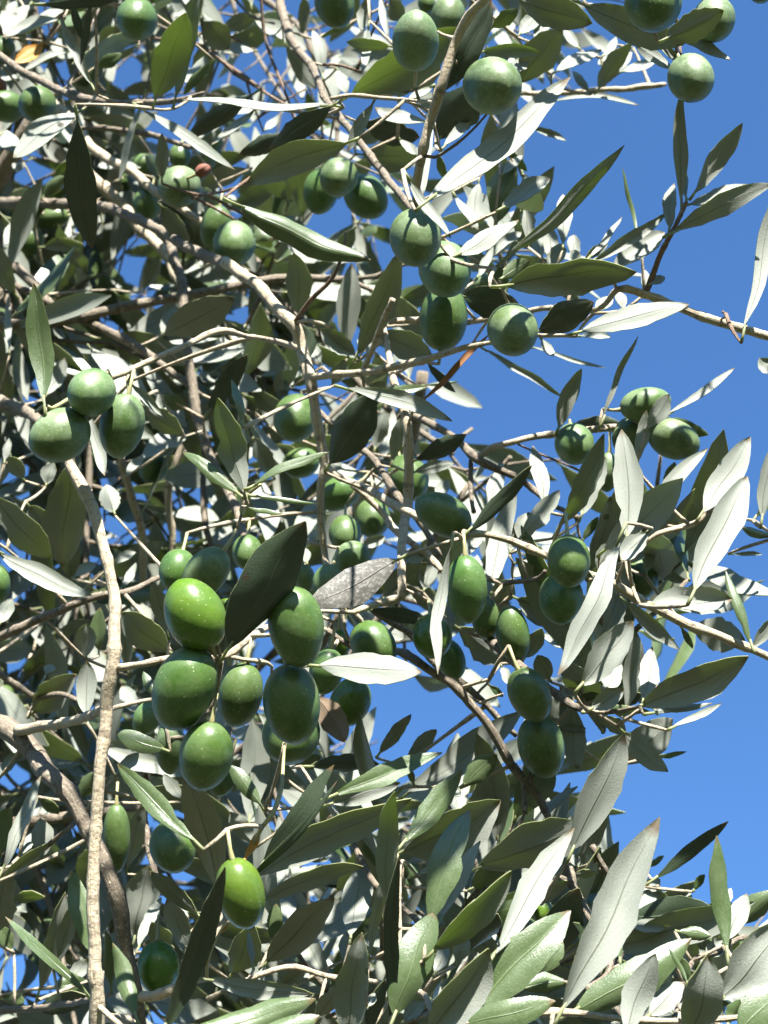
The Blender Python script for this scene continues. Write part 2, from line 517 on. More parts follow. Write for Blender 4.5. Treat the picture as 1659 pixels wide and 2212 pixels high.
# ------------------------------------------------------------------ survey: branches ((tile col, row), bark, [(x, y, distance, half width)])
BRANCHES = [
 # stout pale branch rising at the left, and the twig that carries on from it
 ((0, 3), 'p', [(625, 1760, .47, 56), (622, 1620, .47, 58), (625, 1400, .47, 50), (612, 900, .475, 44), (622, 500, .48, 43), (650, 0, .485, 42), (688, -360, .49, 46),
                (735, -660, .49, 49), (742, -950, .495, 42), (725, -1160, .5, 42), (680, -1400, .505, 40), (620, -1610, .51, 45), (555, -1780, .515, 45),
                (450, -1975, .52, 40), (420, -2150, .53, 32), (480, -2300, .535, 24)]),
 ((0, 1), 'p', [(480, 1000, .535, 18), (560, 880, .53, 20), (720, 790, .52, 20), (860, 730, .525, 22), (1040, 650, .53, 22), (1250, 560, .54, 20), (1430, 485, .55, 25),
                (1600, 520, .57, 18), (1760, 545, .59, 20), (1909, 590, .62, 24)]),
 # thick brown limb crossing the lower left
 ((0, 3), 'o', [(-160, -330, .62, 72), (90, -230, .6, 76), (250, -70, .59, 70), (340, 40, .57, 68), (430, 150, .565, 64), (520, 310, .56, 60), (620, 520, .555, 58),
                (720, 740, .55, 58), (780, 950, .55, 58), (800, 1100, .55, 52), (845, 1300, .55, 46), (890, 1450, .55, 48), (885, 1760, .55, 44)]),
 ((0, 3), 'p', [(890, 1480, .55, 40), (1000, 1475, .545, 36), (1110, 1435, .54, 38), (1230, 1390, .54, 26), (1345, 1370, .52, 14)]),
 ((0, 3), 'p', [(630, 1610, .47, 40), (760, 1625, .50, 34), (880, 1660, .545, 36)]),
 ((0, 2), 'p', [(120, 1420, .595, 42), (350, 1378, .57, 34), (560, 1330, .53, 32), (690, 1255, .49, 34)]),
 ((0, 2), 'o', [(-80, 860, .64, 34), (100, 765, .63, 32), (260, 690, .63, 32), (450, 610, .62, 30), (640, 545, .62, 28), (800, 525, .62, 24), (960, 460, .63, 20), (1090, 400, .64, 16)]),
 # twig to the big cluster
 ((0, 2), 'p', [(760, 1010, .49, 30), (930, 985, .485, 25), (1100, 952, .485, 27), (1300, 950, .485, 22), (1480, 935, .485, 24), (1600, 830, .49, 30), (1700, 770, .5, 26),
                (1860, 700, .52, 16), (2060, 640, .54, 14), (2300, 650, .55, 18)]),
 ((0, 2), 'p', [(1480, 935, .485, 16), (1570, 955, .485, 15), (1680, 970, .49, 18), (1760, 1000, .495, 12), (1750, 1100, .5, 9)]),
 # centre stem with its forks
 ((1, 1), 'p', [(-200, 40, .67, 42), (0, 185, .65, 40), (100, 290, .64, 42), (240, 450, .63, 47), (290, 600, .63, 45), (355, 790, .62, 44), (380, 950, .62, 36),
                (395, 1080, .62, 38), (430, 1270, .62, 36), (445, 1360, .62, 36), (425, 1480, .62, 30), (410, 1659, .62, 28), (430, 1810, .62, 25), (455, 1960, .62, 25), (475, 2060, .61, 20)]),
 ((1, 1), 'p', [(355, 785, .62, 28), (500, 770, .61, 26), (690, 755, .6, 27), (850, 730, .59, 26), (1040, 685, .58, 28), (1250, 625, .57, 23), (1400, 585, .565, 22), (1600, 540, .57, 18)]),
 ((1, 1), 'p', [(690, 755, .6, 24), (770, 560, .595, 22), (830, 400, .59, 22), (885, 280, .585, 24)]),
 ((1, 1), 'r', [(245, 440, .63, 18), (350, 290, .62, 17), (480, 160, .615, 15), (540, 50, .61, 12), (572, -60, .61, 9), (580, -150, .612, 5)]),
 ((1, 1), 'p', [(240, 430, .63, 15), (370, 420, .62, 13), (505, 465, .615, 12)]),
 ((1, 1), 'p', [(445, 1340, .62, 30), (520, 1420, .615, 26), (620, 1470, .61, 24), (720, 1510, .6, 30), (850, 1590, .58, 30), (1090, 1710, .56, 30), (1290, 1810, .55, 26), (1480, 1800, .55, 22),
                (1659, 1850, .55, 26), (1780, 1900, .55, 28), (1900, 1950, .55, 26), (2150, 2060, .55, 22), (2290, 2100, .55, 28), (2420, 2180, .55, 32), (2530, 2250, .55, 32), (2660, 2320, .55, 34),
                (2810, 2400, .55, 36), (2960, 2450, .55, 32), (3120, 2520, .55, 32), (3220, 2550, .55, 28), (3420, 2640, .55, 26)]),
 ((1, 1), 'p', [(620, 1480, .62, 24), (820, 1659, .62, 24), (900, 1775, .61, 26), (1050, 1890, .6, 24), (1110, 1930, .6, 27), (1200, 2040, .59, 20)]),
 # upright stem in the middle
 ((1, 1), 'p', [(830, 440, .65, 9), (850, 560, .64, 18), (890, 800, .62, 28), (980, 1060, .6, 32), (990, 1300, .6, 36), (980, 1600, .6, 36), (955, 1760, .585, 32), (940, 1960, .57, 30), (950, 2150, .56, 31),
                (945, 2205, .56, 34), (850, 2235, .56, 30), (740, 2270, .555, 26), (640, 2310, .55, 20)]),
 ((1, 2), 'p', [(640, 650, .55, 14), (680, 690, .55, 14), (705, 745, .55, 10)]),
 ((1, 2), 'p', [(560, 660, .55, 12), (570, 740, .55, 12), (605, 840, .56, 10)]),
 ((1, 1), 'o', [(410, 1010, .7, 22), (640, 1220, .69, 26), (760, 1310, .68, 24), (830, 1420, .67, 28), (950, 1600, .66, 30), (1070, 1740, .66, 24), (1190, 1950, .65, 24)]),
 ((1, 1), 'o', [(640, 1220, .69, 14), (760, 1310, .69, 13), (870, 1345, .7, 12)]),
 # long drooping branch, right of the cluster, and its neighbour
 ((1, 2), 'o', [(460, 760, .56, 20), (610, 870, .56, 20), (780, 890, .565, 24), (930, 905, .56, 28), (1030, 955, .555, 32), (1160, 1045, .55, 28), (1290, 1130, .55, 34), (1390, 1240, .55, 32),
                (1500, 1370, .55, 32), (1590, 1530, .55, 34), (1659, 1640, .55, 30), (1720, 1720, .55, 30), (1780, 1790, .55, 28), (1850, 1890, .55, 26), (1990, 2210, .54, 24), (2050, 2420, .53, 30), (2300, 2900, .5, 22), (2150, 3100, .48, 20)]),
 ((1, 2), 'o', [(740, 620, .6, 24), (900, 730, .6, 24), (1010, 800, .6, 24), (1150, 970, .6, 24), (1300, 1080, .6, 26), (1430, 1190, .6, 26), (1560, 1320, .6, 24), (1690, 1450, .6, 20)]),
 ((1, 2), 'p', [(1330, 1140, .55, 14), (1420, 1110, .545, 14), (1510, 1085, .54, 12)]),
 ((1, 2), 'p', [(1460, 1240, .575, 12), (1520, 1210, .57, 11), (1600, 1180, .565, 9)]),
 ((2, 3), 'o', [(10, -20, .55, 24), (75, 90, .55, 24), (85, 300, .545, 18)]),
 ((2, 3), 'o', [(130, 20, .55, 18), (110, 125, .55, 18), (70, 150, .55, 16)]),
 # fruiting twig below the right centre
 ((2, 2), 'o', [(-155, 820, .57, 36), (-90, 870, .56, 36), (0, 955, .555, 36), (50, 1000, .55, 34), (250, 1155, .545, 26), (330, 1215, .54, 30), (400, 1260, .535, 28),
                (480, 1278, .53, 26), (560, 1295, .52, 24), (680, 1290, .51, 16), (830, 1260, .5, 14)]),
 ((2, 2), 'o', [(-60, 470, .57, 18), (0, 455, .57, 18), (170, 430, .56, 18), (215, 380, .555, 14)]),
 ((2, 2), 'p', [(640, 350, .57, 16), (760, 320, .57, 18), (900, 165, .57, 18), (1050, 112, .57, 22), (1170, 80, .57, 22), (1230, 45, .57, 16), (1310, -60, .57, 12)]),
 # right: fruit twig against the sky
 ((1, 1), 'o', [(1000, 1020, .66, 22), (1120, 1085, .65, 26), (1300, 1190, .64, 26), (1430, 1310, .63, 34), (1560, 1375, .63, 28), (1680, 1430, .63, 26), (1790, 1510, .63, 22), (1900, 1600, .62, 18), (2100, 1700, .6, 16)]),
 ((1, 1), 'p', [(1430, 1310, .63, 26), (1540, 1240, .63, 24), (1659, 1208, .62, 22), (1900, 1155, .62, 24), (2220, 1125, .61, 24), (2360, 1100, .61, 18), (2480, 1085, .61, 10)]),
 ((1, 1), 'o', [(1395, 1320, .635, 18), (1388, 1500, .63, 18), (1412, 1660, .62, 14)]),
 ((2, 1), 'r', [(40, 1220, .62, 8), (150, 1270, .63, 8), (300, 1330, .63, 8), (450, 1395, .63, 6)]),
 # stem of the upper middle
 ((1, 0), 'p', [(1560, -90, .515, 36), (1480, 0, .52, 34), (1390, 100, .525, 34), (1300, 250, .53, 32), (1240, 420, .53, 32), (1190, 590, .53, 38), (1140, 760, .535, 36), (1090, 950, .535, 34),
                (1050, 1150, .54, 32), (1030, 1345, .545, 20)]),
 ((1, 0), 'p', [(1300, 255, .53, 18), (1240, 235, .535, 13), (1180, 205, .54, 10)]),
 ((1, 0), 'o', [(1080, 1010, .535, 12), (1160, 1020, .535, 12), (1300, 930, .53, 10), (1400, 840, .53, 9), (1500, 735, .53, 7)]),
 ((1, 0), 'o', [(140, -80, .82, 42), (190, 160, .8, 40), (280, 330, .77, 36), (370, 450, .75, 34), (440, 620, .73, 30), (540, 760, .71, 26), (640, 880, .69, 24), (720, 980, .68, 26), (880, 1190, .66, 26),
                (1010, 1340, .64, 22), (1130, 1500, .63, 18)]),
 ((1, 0), 'r', [(30, -40, .8, 14), (60, 250, .8, 14), (130, 450, .79, 13), (210, 650, .78, 12), (260, 800, .78, 10)]),
 ((1, 0), 'r', [(-140, 480, .79, 14), (0, 560, .79, 14), (150, 655, .78, 12), (300, 720, .77, 9)]),
 ((1, 0), 'p', [(480, 640, .6, 14), (620, 620, .6, 16), (880, 640, .59, 14), (1000, 650, .57, 12), (1150, 660, .545, 12)]),
 ((1, 0), 'r', [(430, 420, .74, 14), (540, 420, .74, 13), (690, 470, .74, 12)]),
 ((2, 0), 'p', [(-300, 580, .74, 22), (-60, 600, .74, 22), (320, 605, .74, 22), (530, 585, .74, 24), (740, 580, .74, 24), (860, 560, .74, 30), (1000, 545, .74, 16)]),
 ((2, 0), 'r', [(1000, -140, .56, 18), (1050, 40, .56, 16), (1085, 250, .56, 12), (1095, 350, .555, 10)]),
 ((2, 0), 'p', [(-60, -60, .52, 22), (180, -90, .53, 24), (480, -60, .53, 24), (760, -100, .54, 24), (1060, -110, .555, 22), (1400, -140, .56, 20), (1720, -180, .57, 18)]),
 # right edge branch with its leafy shoot
 ((2, 1), 'p', [(-800, 430, .64, 22), (-600, 420, .64, 24), (-290, 430, .62, 22), (200, 345, .6, 20), (540, 350, .59, 20), (690, 215, .58, 22), (850, 245, .58, 30), (1000, 300, .58, 28), (1150, 360, .58, 30),
                (1320, 420, .58, 32), (1480, 470, .58, 30), (1760, 545, .58, 32)]),
 ((2, 1), 'r', [(860, 250, .58, 24), (920, 110, .58, 22), (970, -20, .575, 20), (1050, -180, .57, 18), (1130, -350, .57, 14)]),
 ((2, 1), 'r', [(1330, 420, .58, 6), (1378, 402, .577, 6), (1386, 375, .577, 6), (1362, 358, .577, 10)]),
 # limbs of the upper left, further back
 ((0, 0), 'o', [(-200, 1300, .98, 46), (0, 1312, .95, 46), (200, 1310, .92, 46), (420, 1320, .9, 46), (650, 1335, .87, 44), (870, 1410, .82, 44), (1050, 1500, .78, 42), (1200, 1590, .74, 42), (1400, 1690, .7, 40), (1480, 1710, .68, 40)]),
 ((0, 0), 'p', [(300, 640, .98, 50), (480, 800, .95, 48), (600, 960, .93, 44), (750, 1060, .91, 42), (900, 1150, .9, 40), (1050, 1270, .88, 38), (1250, 1400, .87, 34), (1500, 1560, .86, 28)]),
 ((0, 0), 'p', [(380, 1000, 1.04, 54), (560, 1130, 1.02, 52), (740, 1280, 1.0, 52), (900, 1470, .98, 50), (1000, 1560, .97, 48), (1080, 1659, .96, 46), (1130, 1780, .95, 42), (1250, 1950, .94, 36)]),
 ((0, 0), 'o', [(-120, 290, .78, 34), (0, 360, .76, 34), (120, 450, .75, 34), (240, 510, .74, 36), (400, 590, .72, 32), (560, 640, .7, 30), (850, 670, .68, 26), (1150, 650, .64, 20), (1320, 600, .63, 12)]),
 ((0, 0), 'o', [(560, 640, .7, 18), (450, 560, .71, 16), (520, 400, .72, 12), (560, 250, .73, 10), (640, 60, .74, 10)]),
 ((0, 0), 'r', [(1250, 1290, .74, 11), (1330, 1262, .7, 10), (1420, 1245, .67, 10), (1530, 1215, .64, 9), (1620, 1170, .62, 7), (1700, 1090, .615, 5)]),
 ((0, 0), 'o', [(500, 830, .85, 20), (650, 830, .84, 24), (900, 860, .83, 26), (1040, 890, .82, 24), (1250, 960, .8, 18)]),
 ((0, 0), 'r', [(1180, 280, .86, 10), (1300, 290, .85, 14), (1400, 370, .84, 14), (1590, 500, .82, 18), (1700, 580, .8, 13)]),
 ((0, 1), 'o', [(-120, -100, .92, 46), (0, 0, .9, 46), (100, 70, .89, 44), (230, 190, .88, 42), (320, 330, .87, 40), (430, 480, .86, 36), (520, 670, .85, 30)]),
 ((0, 1), 'o', [(-120, 120, .86, 32), (0, 160, .85, 32), (200, 235, .84, 34), (420, 360, .83, 36), (600, 440, .82, 36), (800, 540, .81, 40), (960, 640, .8, 38), (1150, 780, .79, 30), (1300, 900, .78, 24)]),
 ((0, 1), 'o', [(1060, -260, .84, 44), (1120, 0, .82, 44), (1170, 150, .81, 44), (1190, 320, .8, 42), (1210, 550, .79, 38), (1230, 720, .78, 40), (1270, 1000, .77, 42), (1310, 1150, .76, 40), (1370, 1320, .75, 42),
                (1450, 1470, .74, 40), (1530, 1640, .72, 34), (1570, 1790, .7, 30), (1680, 1940, .67, 24)]),
 ((0, 1), 'p', [(760, 1240, .86, 34), (800, 1380, .86, 36), (850, 1560, .86, 36), (920, 1800, .86, 36), (930, 2060, .86, 32), (900, 2250, .87, 24)]),
 ((0, 1), 'p', [(1250, 1060, .92, 32), (1160, 1300, .92, 34), (1095, 1480, .92, 34), (1090, 1660, .92, 32), (1112, 1760, .92, 32), (1110, 1950, .92, 26), (1040, 2060, .92, 22)]),
 ((0, 1), 'o', [(-120, 880, .8, 62), (0, 940, .79, 60), (120, 985, .78, 56), (250, 1070, .76, 46), (420, 1200, .73, 34)]),
 ((0, 2), 'o', [(1310, -260, .88, 26), (1325, 0, .87, 30), (1345, 130, .86, 30), (1385, 250, .85, 24)]),
 ((0, 3), 'o', [(940, -120, .7, 26), (945, 60, .7, 28), (930, 300, .7, 26), (970, 520, .69, 26), (1010, 690, .68, 22), (1060, 820, .68, 16)]),
 ((0, 2), 'o', [(560, 1250, .68, 18), (400, 1180, .69, 18), (240, 1200, .7, 20), (110, 1120, .7, 22), (-60, 1010, .7, 24)]),
 ((0, 3), 'o', [(-80, 760, .6, 24), (120, 620, .59, 22), (260, 540, .58, 20), (380, 440, .575, 16), (520, 330, .56, 14)]),
 ((0, 3), 'o', [(-60, 1570, .62, 26), (200, 1560, .6, 24), (420, 1530, .57, 22), (600, 1500, .5, 18)]),
 # lower right stems
 ((1, 3), 'o', [(600, 420, .56, 18), (700, 640, .55, 24), (800, 780, .54, 22), (940, 900, .53, 20), (1060, 1010, .52, 18), (1120, 1200, .5, 16)]),
 ((1, 3), 'p', [(860, 1720, .45, 18), (900, 1500, .455, 16), (930, 1100, .47, 15), (930, 800, .48, 14), (945, 600, .49, 12), (1050, 700, .5, 9)]),
 ((1, 3), 'p', [(-320, 1500, .53, 20), (-100, 1390, .53, 16), (200, 1290, .53, 22), (400, 1335, .53, 20), (520, 1360, .53, 20), (800, 1390, .52, 18), (1060, 1450, .5, 22), (1150, 1600, .48, 18)]),
 ((2, 3), 'p', [(-360, 1720, .44, 22), (-310, 1660, .44, 22), (0, 1640, .45, 24), (200, 1585, .45, 28), (330, 1585, .45, 30), (500, 1600, .45, 22), (700, 1625, .45, 22), (1080, 1640, .45, 22), (1450, 1620, .45, 20), (1750, 1560, .45, 20)]),
 ((2, 3), 'o', [(340, 560, .54, 30), (390, 760, .53, 34), (300, 700, .53, 14), (190, 880, .52, 12)]),
 ((2, 3), 'o', [(520, 500, .55, 22), (600, 640, .55, 20), (720, 850, .55, 22), (750, 960, .55, 24), (720, 1200, .55, 18), (640, 1300, .54, 24), (590, 1350, .53, 22), (650, 1500, .51, 18), (720, 1630, .47, 18)]),
 ((2, 3), 'o', [(1750, 1130, .54, 16), (1500, 1100, .54, 18), (1350, 1180, .53, 18), (1180, 1250, .52, 20), (1110, 1400, .5, 16), (1050, 1630, .46, 16)]),
 ((0, 3), 'y', [(1340, 1370, .52, 12), (1345, 1250, .515, 12), (1400, 1100, .51, 12), (1480, 950, .5, 10), (1560, 640, .48, 12), (1620, 540, .48, 13), (1700, 380, .475, 16), (1770, 290, .475, 18), (1810, 170, .48, 18), (1830, 60, .49, 14), (1840, -80, .5, 11), (1850, -180, .51, 10)]),
 ((0, 1), 'y', [(1570, 1660, .53, 20), (1580, 1560, .51, 18), (1610, 1540, .505, 14), (1690, 1480, .5, 11)]),
 ((0, 1), 'y', [(230, 1010, .505, 10), (290, 965, .5, 14), (330, 990, .5, 14), (450, 925, .515, 16), (510, 890, .53, 14)]),
 ((0, 1), 'y', [(830, 750, .525, 14), (828, 820, .52, 13), (842, 905, .515, 12)]),
]
# ------------------------------------------------------------------ survey: olives (x, y, long half, short half, lean, distance, skin, label)
OLIVES = {
 (0, 0): [
  (885, 120, 140, 130, 0, .68, 'm', 'dark olive with a sunlit cap, hanging beside the translucent green leaf at the top'),
  (240, 675, 120, 115, 20, .75, 'm', 'shaded dark round olive under the pale twig fork near the upper left edge'),
  (40, 690, 110, 100, 80, .80, 'm', 'dark olive cut by the left edge beside a shaded round olive'),
  (15, 330, 95, 80, 10, .8, 'm', 'olive at the left edge just under the orange leaf'),
  (920, 1080, 88, 78, 70, 1.0, 'b', 'small pale olive above the lit diagonal branch, upper left'),
  (835, 1185, 80, 66, 30, 1.04, 'm', 'small dark olive below a pale one, behind the lit diagonal branch'),
  (1165, 1010, 80, 70, 0, .95, 'm', 'small olive with bright top directly above the reddish withered fruit neighbour'),
  (1160, 1212, 138, 130, 40, .74, 'b', 'shaded dusty olive touching the reddish withered fruit'),
  (955, 1320, 112, 92, 10, .9, 'm', 'dark olive hanging under the lit diagonal branch, lower left of a dusty one'),
  (1400, 1480, 145, 100, 10, .79, 'm', 'dark olive half hidden behind a bright round olive, upper left quarter'),
  (1515, 1580, 150, 135, 0, .72, 'b', 'bright round olive with dusty top overlapping a dark olive, upper left quarter'),
  (155, 1385, 85, 48, 85, 1.0, 'm', 'flattened looking dark olive under the left edge branch, leftmost of three'),
  (335, 1415, 108, 66, 80, 1.0, 'm', 'dark olive under the left edge branch, rightmost of three'),
  (190, 1575, 112, 90, 15, .98, 'm', 'dark olive lowest of the three under the left edge branch')],
 (1, 0): [
  (510, 30, 155, 125, -15, .7, 'm', 'dark olive cut by the top edge, left of the upper middle stem'),
  (1035, 265, 180, 148, 0, .55, 'b', 'large sunlit olive at the top, stalk joined to the pale upper middle stem'),
  (1245, 105, 132, 108, 8, .66, 'b', 'olive behind the pale stem, upper right of a large sunlit olive'),
  (1110, 20, 70, 60, 0, .8, 'm', 'small dark olive at the top edge between two sunlit olives'),
  (1533, 550, 190, 178, -50, .52, 'b', 'large round olive, bright above and black-green below, right of the upper stem'),
  (535, 1150, 130, 120, 20, .74, 'b', 'shaded grey-green olive in front of two others, top centre trio'),
  (420, 1240, 145, 112, 10, .8, 'm', 'olive with a sunlit left flank, leftmost of the top centre trio'),
  (715, 1280, 155, 130, -40, .76, 'm', 'dark olive at the right of the top centre trio'),
  (1035, 1545, 190, 165, 0, .545, 'b', 'dusty olive with a stem shadow down its middle, top of the hanging column')],
 (2, 0): [
  (915, 5, 205, 180, 0, .5, 'm', 'large black-green olive cut by the top edge at the right'),
  (1310, 130, 152, 132, 10, .56, 'b', 'olive at the top right with pale sunlit edge, partly behind a leaf'),
  (1160, 505, 162, 144, -10, .555, 'b', 'lone olive against blue sky, upright leaf tip touching it from below'),
  (1610, -45, 75, 62, 80, .6, 'm', 'olive barely showing at the very top right corner')],
 (0, 1): [
  (590, 880, 156, 148, 20, .5, 'b', 'round olive topmost of the three on the pale left twig'),
  (385, 1160, 195, 165, 55, .5, 'b', 'large dusty olive leftmost of the three on the pale left twig'),
  (790, 1100, 205, 140, 12, .512, 'b', 'long olive rightmost of the three on the pale left twig'),
  (990, 1370, 100, 95, 0, .85, 'm', 'dark distant olive right below the three on the left twig'),
  (1265, 1440, 62, 42, 0, 1.0, 'f', 'tiny bright green olive in the shade behind the left twigs'),
  (590, 555, 80, 72, 30, 1.1, 'm', 'small distant olive above the three on the left twig')],
 (1, 1): [
  (1225, 90, 185, 165, -15, .565, 'b', 'dusty olive second in the hanging column, half shaded'),
  (1215, 395, 215, 152, 5, .585, 'm', 'long dark olive lowest in the hanging column'),
  (1665, 485, 172, 160, -10, .55, 'b', 'round bright olive under the broad notched leaf'),
  (255, 1050, 155, 140, 10, .7, 'm', 'olive with sunlit patches behind the centre stem'),
  (290, 1340, 118, 96, 75, .8, 'm', 'dark olive below the sun-patched one, behind the narrow green leaf'),
  (540, 1540, 135, 105, 60, .74, 'm', 'dark olive under the centre stem fork'),
  (985, 1440, 152, 132, -20, .75, 'm', 'dark olive half hidden by the upright middle stem'),
  (1212, 1675, 190, 130, -62, .55, 'm', 'dark olive with a lit patch at its upper end, right of the upright stem'),
  (1470, 185, 85, 65, 60, .68, 'b', 'small lit olive behind the hanging column, under the notched leaf')],
 (2, 1): [
  (405, 1220, 135, 125, 0, .605, 'b', 'round olive leftmost on the sky-backed fruit twig at the right'),
  (865, 960, 162, 106, 78, .6, 'b', 'long olive topmost on the sky-backed fruit twig at the right'),
  (770, 1165, 135, 115, 40, .61, 'b', 'pale olive behind an upright leaf, middle of the sky-backed fruit twig'),
  (1050, 1190, 168, 125, -68, .6, 'b', 'large olive rightmost on the sky-backed fruit twig'),
  (620, 1400, 125, 75, 5, .64, 'b', 'pale olive glimpsed behind leaves below the sky-backed fruit twig')],
 (0, 2): [
  (-30, 470, 130, 95, 0, .6, 'm', 'dark olive cut by the left edge at mid height'),
  (15, 1215, 92, 82, 40, .9, 'm', 'bluish dark olive at the left edge above the thick brown limb'),
  (160, 820, 82, 66, 40, 1.0, 'm', 'small olive with lit top hanging below the dark left twig'),
  (445, 930, 40, 34, 0, 1.1, 'f', 'tiny green olive left of the stout pale branch'),
  (1262, 665, 240, 188, -26, .47, 'f', 'glossy yellow-green olive, brightest of the big cluster'),
  (1195, 1142, 275, 195, 22, .47, 'm', 'largest olive, lower left of the big cluster beneath the glossy one'),
  (1555, 1185, 205, 142, 12, .488, 'm', 'olive in the middle of the big cluster between two larger ones'),
  (1330, 400, 190, 130, 38, .525, 'b', 'pale olive leaning behind the glossy yellow-green one'),
  (1150, 380, 135, 115, 10, .57, 'm', 'dark olive at the upper left back of the big cluster'),
  (1335, 1580, 220, 170, 10, .468, 'm', 'sunlit dusty olive lowest in the big cluster'),
  (1105, 1530, 165, 95, 0, .53, 'b', 'olive behind the lowest left of the big cluster'),
  (950, 1340, 112, 86, 25, .58, 'b', 'small pale olive at the far left of the big cluster'),
  (1450, 650, 110, 80, 60, .535, 'f', 'fresh green olive peeping between the glossy one and the big dark leaf'),
  (1600, 260, 110, 95, 0, .6, 'm', 'dark olive behind the big dark leaf of the cluster')],
 (1, 2): [
  (755, 40, 125, 112, 0, .72, 'm', 'dark round olive above the blistered leaf, near the middle'),
  (575, 140, 115, 102, 0, .67, 'm', 'shaded olive directly above a pale one, left of the upright stem'),
  (620, 320, 135, 122, 20, .6, 'b', 'pale sunlit olive rising behind the blistered leaf'),
  (460, 450, 110, 92, 20, .585, 'b', 'pale olive at the lower edge of the blistered leaf'),
  (315, 430, 90, 66, -10, .63, 'b', 'small half-lit olive between the big dark leaf and the blistered leaf'),
  (260, 742, 255, 176, -8, .47, 'm', 'tall grey-green olive, upper right of the big cluster'),
  (232, 1245, 255, 180, -6, .478, 'm', 'large speckled olive, lower right of the big cluster'),
  (455, 1030, 148, 108, 12, .53, 'm', 'olive tucked against the white leaf at the right of the big cluster'),
  (225, 1440, 190, 182, 20, .53, 'm', 'black-green olive underneath the large speckled one'),
  (762, 862, 165, 135, -42, .55, 'm', 'bright olive resting on the white leaf'),
  (610, 1235, 155, 128, 25, .58, 'f', 'green olive hanging below the white leaf'),
  (540, 860, 95, 70, 0, .6, 'f', 'green olive barely showing above the white leaf'),
  (1142, 806, 140, 125, -5, .55, 'f', 'yellow-green olive crossed by a narrow pale leaf'),
  (1265, 955, 130, 88, -15, .575, 'm', 'dark olive below the one crossed by a narrow pale leaf'),
  (1365, 500, 214, 130, -3, .53, 'm', 'long dark speckled olive hanging alone right of the middle'),
  (1485, 675, 148, 90, -10, .565, 'm', 'dark olive behind the right flank of the long speckled one')],
 (2, 2): [
  (5, 790, 180, 105, -8, .555, 'm', 'narrow olive with a bright streak, last of the three beside the long speckled one'),
  (368, 318, 166, 136, 0, .52, 'm', 'sunlit olive upper of the stacked pair at the right'),
  (318, 562, 162, 140, 5, .542, 'm', 'dark olive lower of the stacked pair at the right'),
  (820, 430, 140, 125, 0, .62, 'm', 'dark olive behind the long pale leaf at the right'),
  (115, 1185, 180, 130, -25, .53, 'm', 'dark olive with a lit right flank, upper of the lower right pair'),
  (190, 1520, 202, 148, -12, .54, 'm', 'dark olive lower of the lower right pair')],
 (0, 3): [
  (755, 455, 215, 86, 0, .6, 'm', 'slender olive beside the stout pale branch at the lower left'),
  (1120, 512, 160, 145, -30, .56, 'm', 'very dark olive behind the long grey leaf at the lower left'),
  (1560, 812, 225, 152, -14, .455, 'f', 'glossy green olive alone beneath the orange leaf stalk'),
  (1025, 1292, 160, 132, -5, .56, 'f', 'green olive with one dark half near the bottom left'),
  (1440, 75, 105, 85, 20, .53, 'm', 'small green olive showing behind the lowest of the big cluster')],
 (2, 3): [
  (195, 925, 72, 60, 20, .6, 'f', 'small yellow-green olive deep among the lower right leaves')],
}
DRIED = [((0, 0), 1315, 1105, 52, 40, 60, .73, 'shrivelled red-brown olive beside a dusty green one'),
         ((0, 0), -5, 570, 62, 45, 0, .8, 'shrivelled reddish olive at the left edge')]
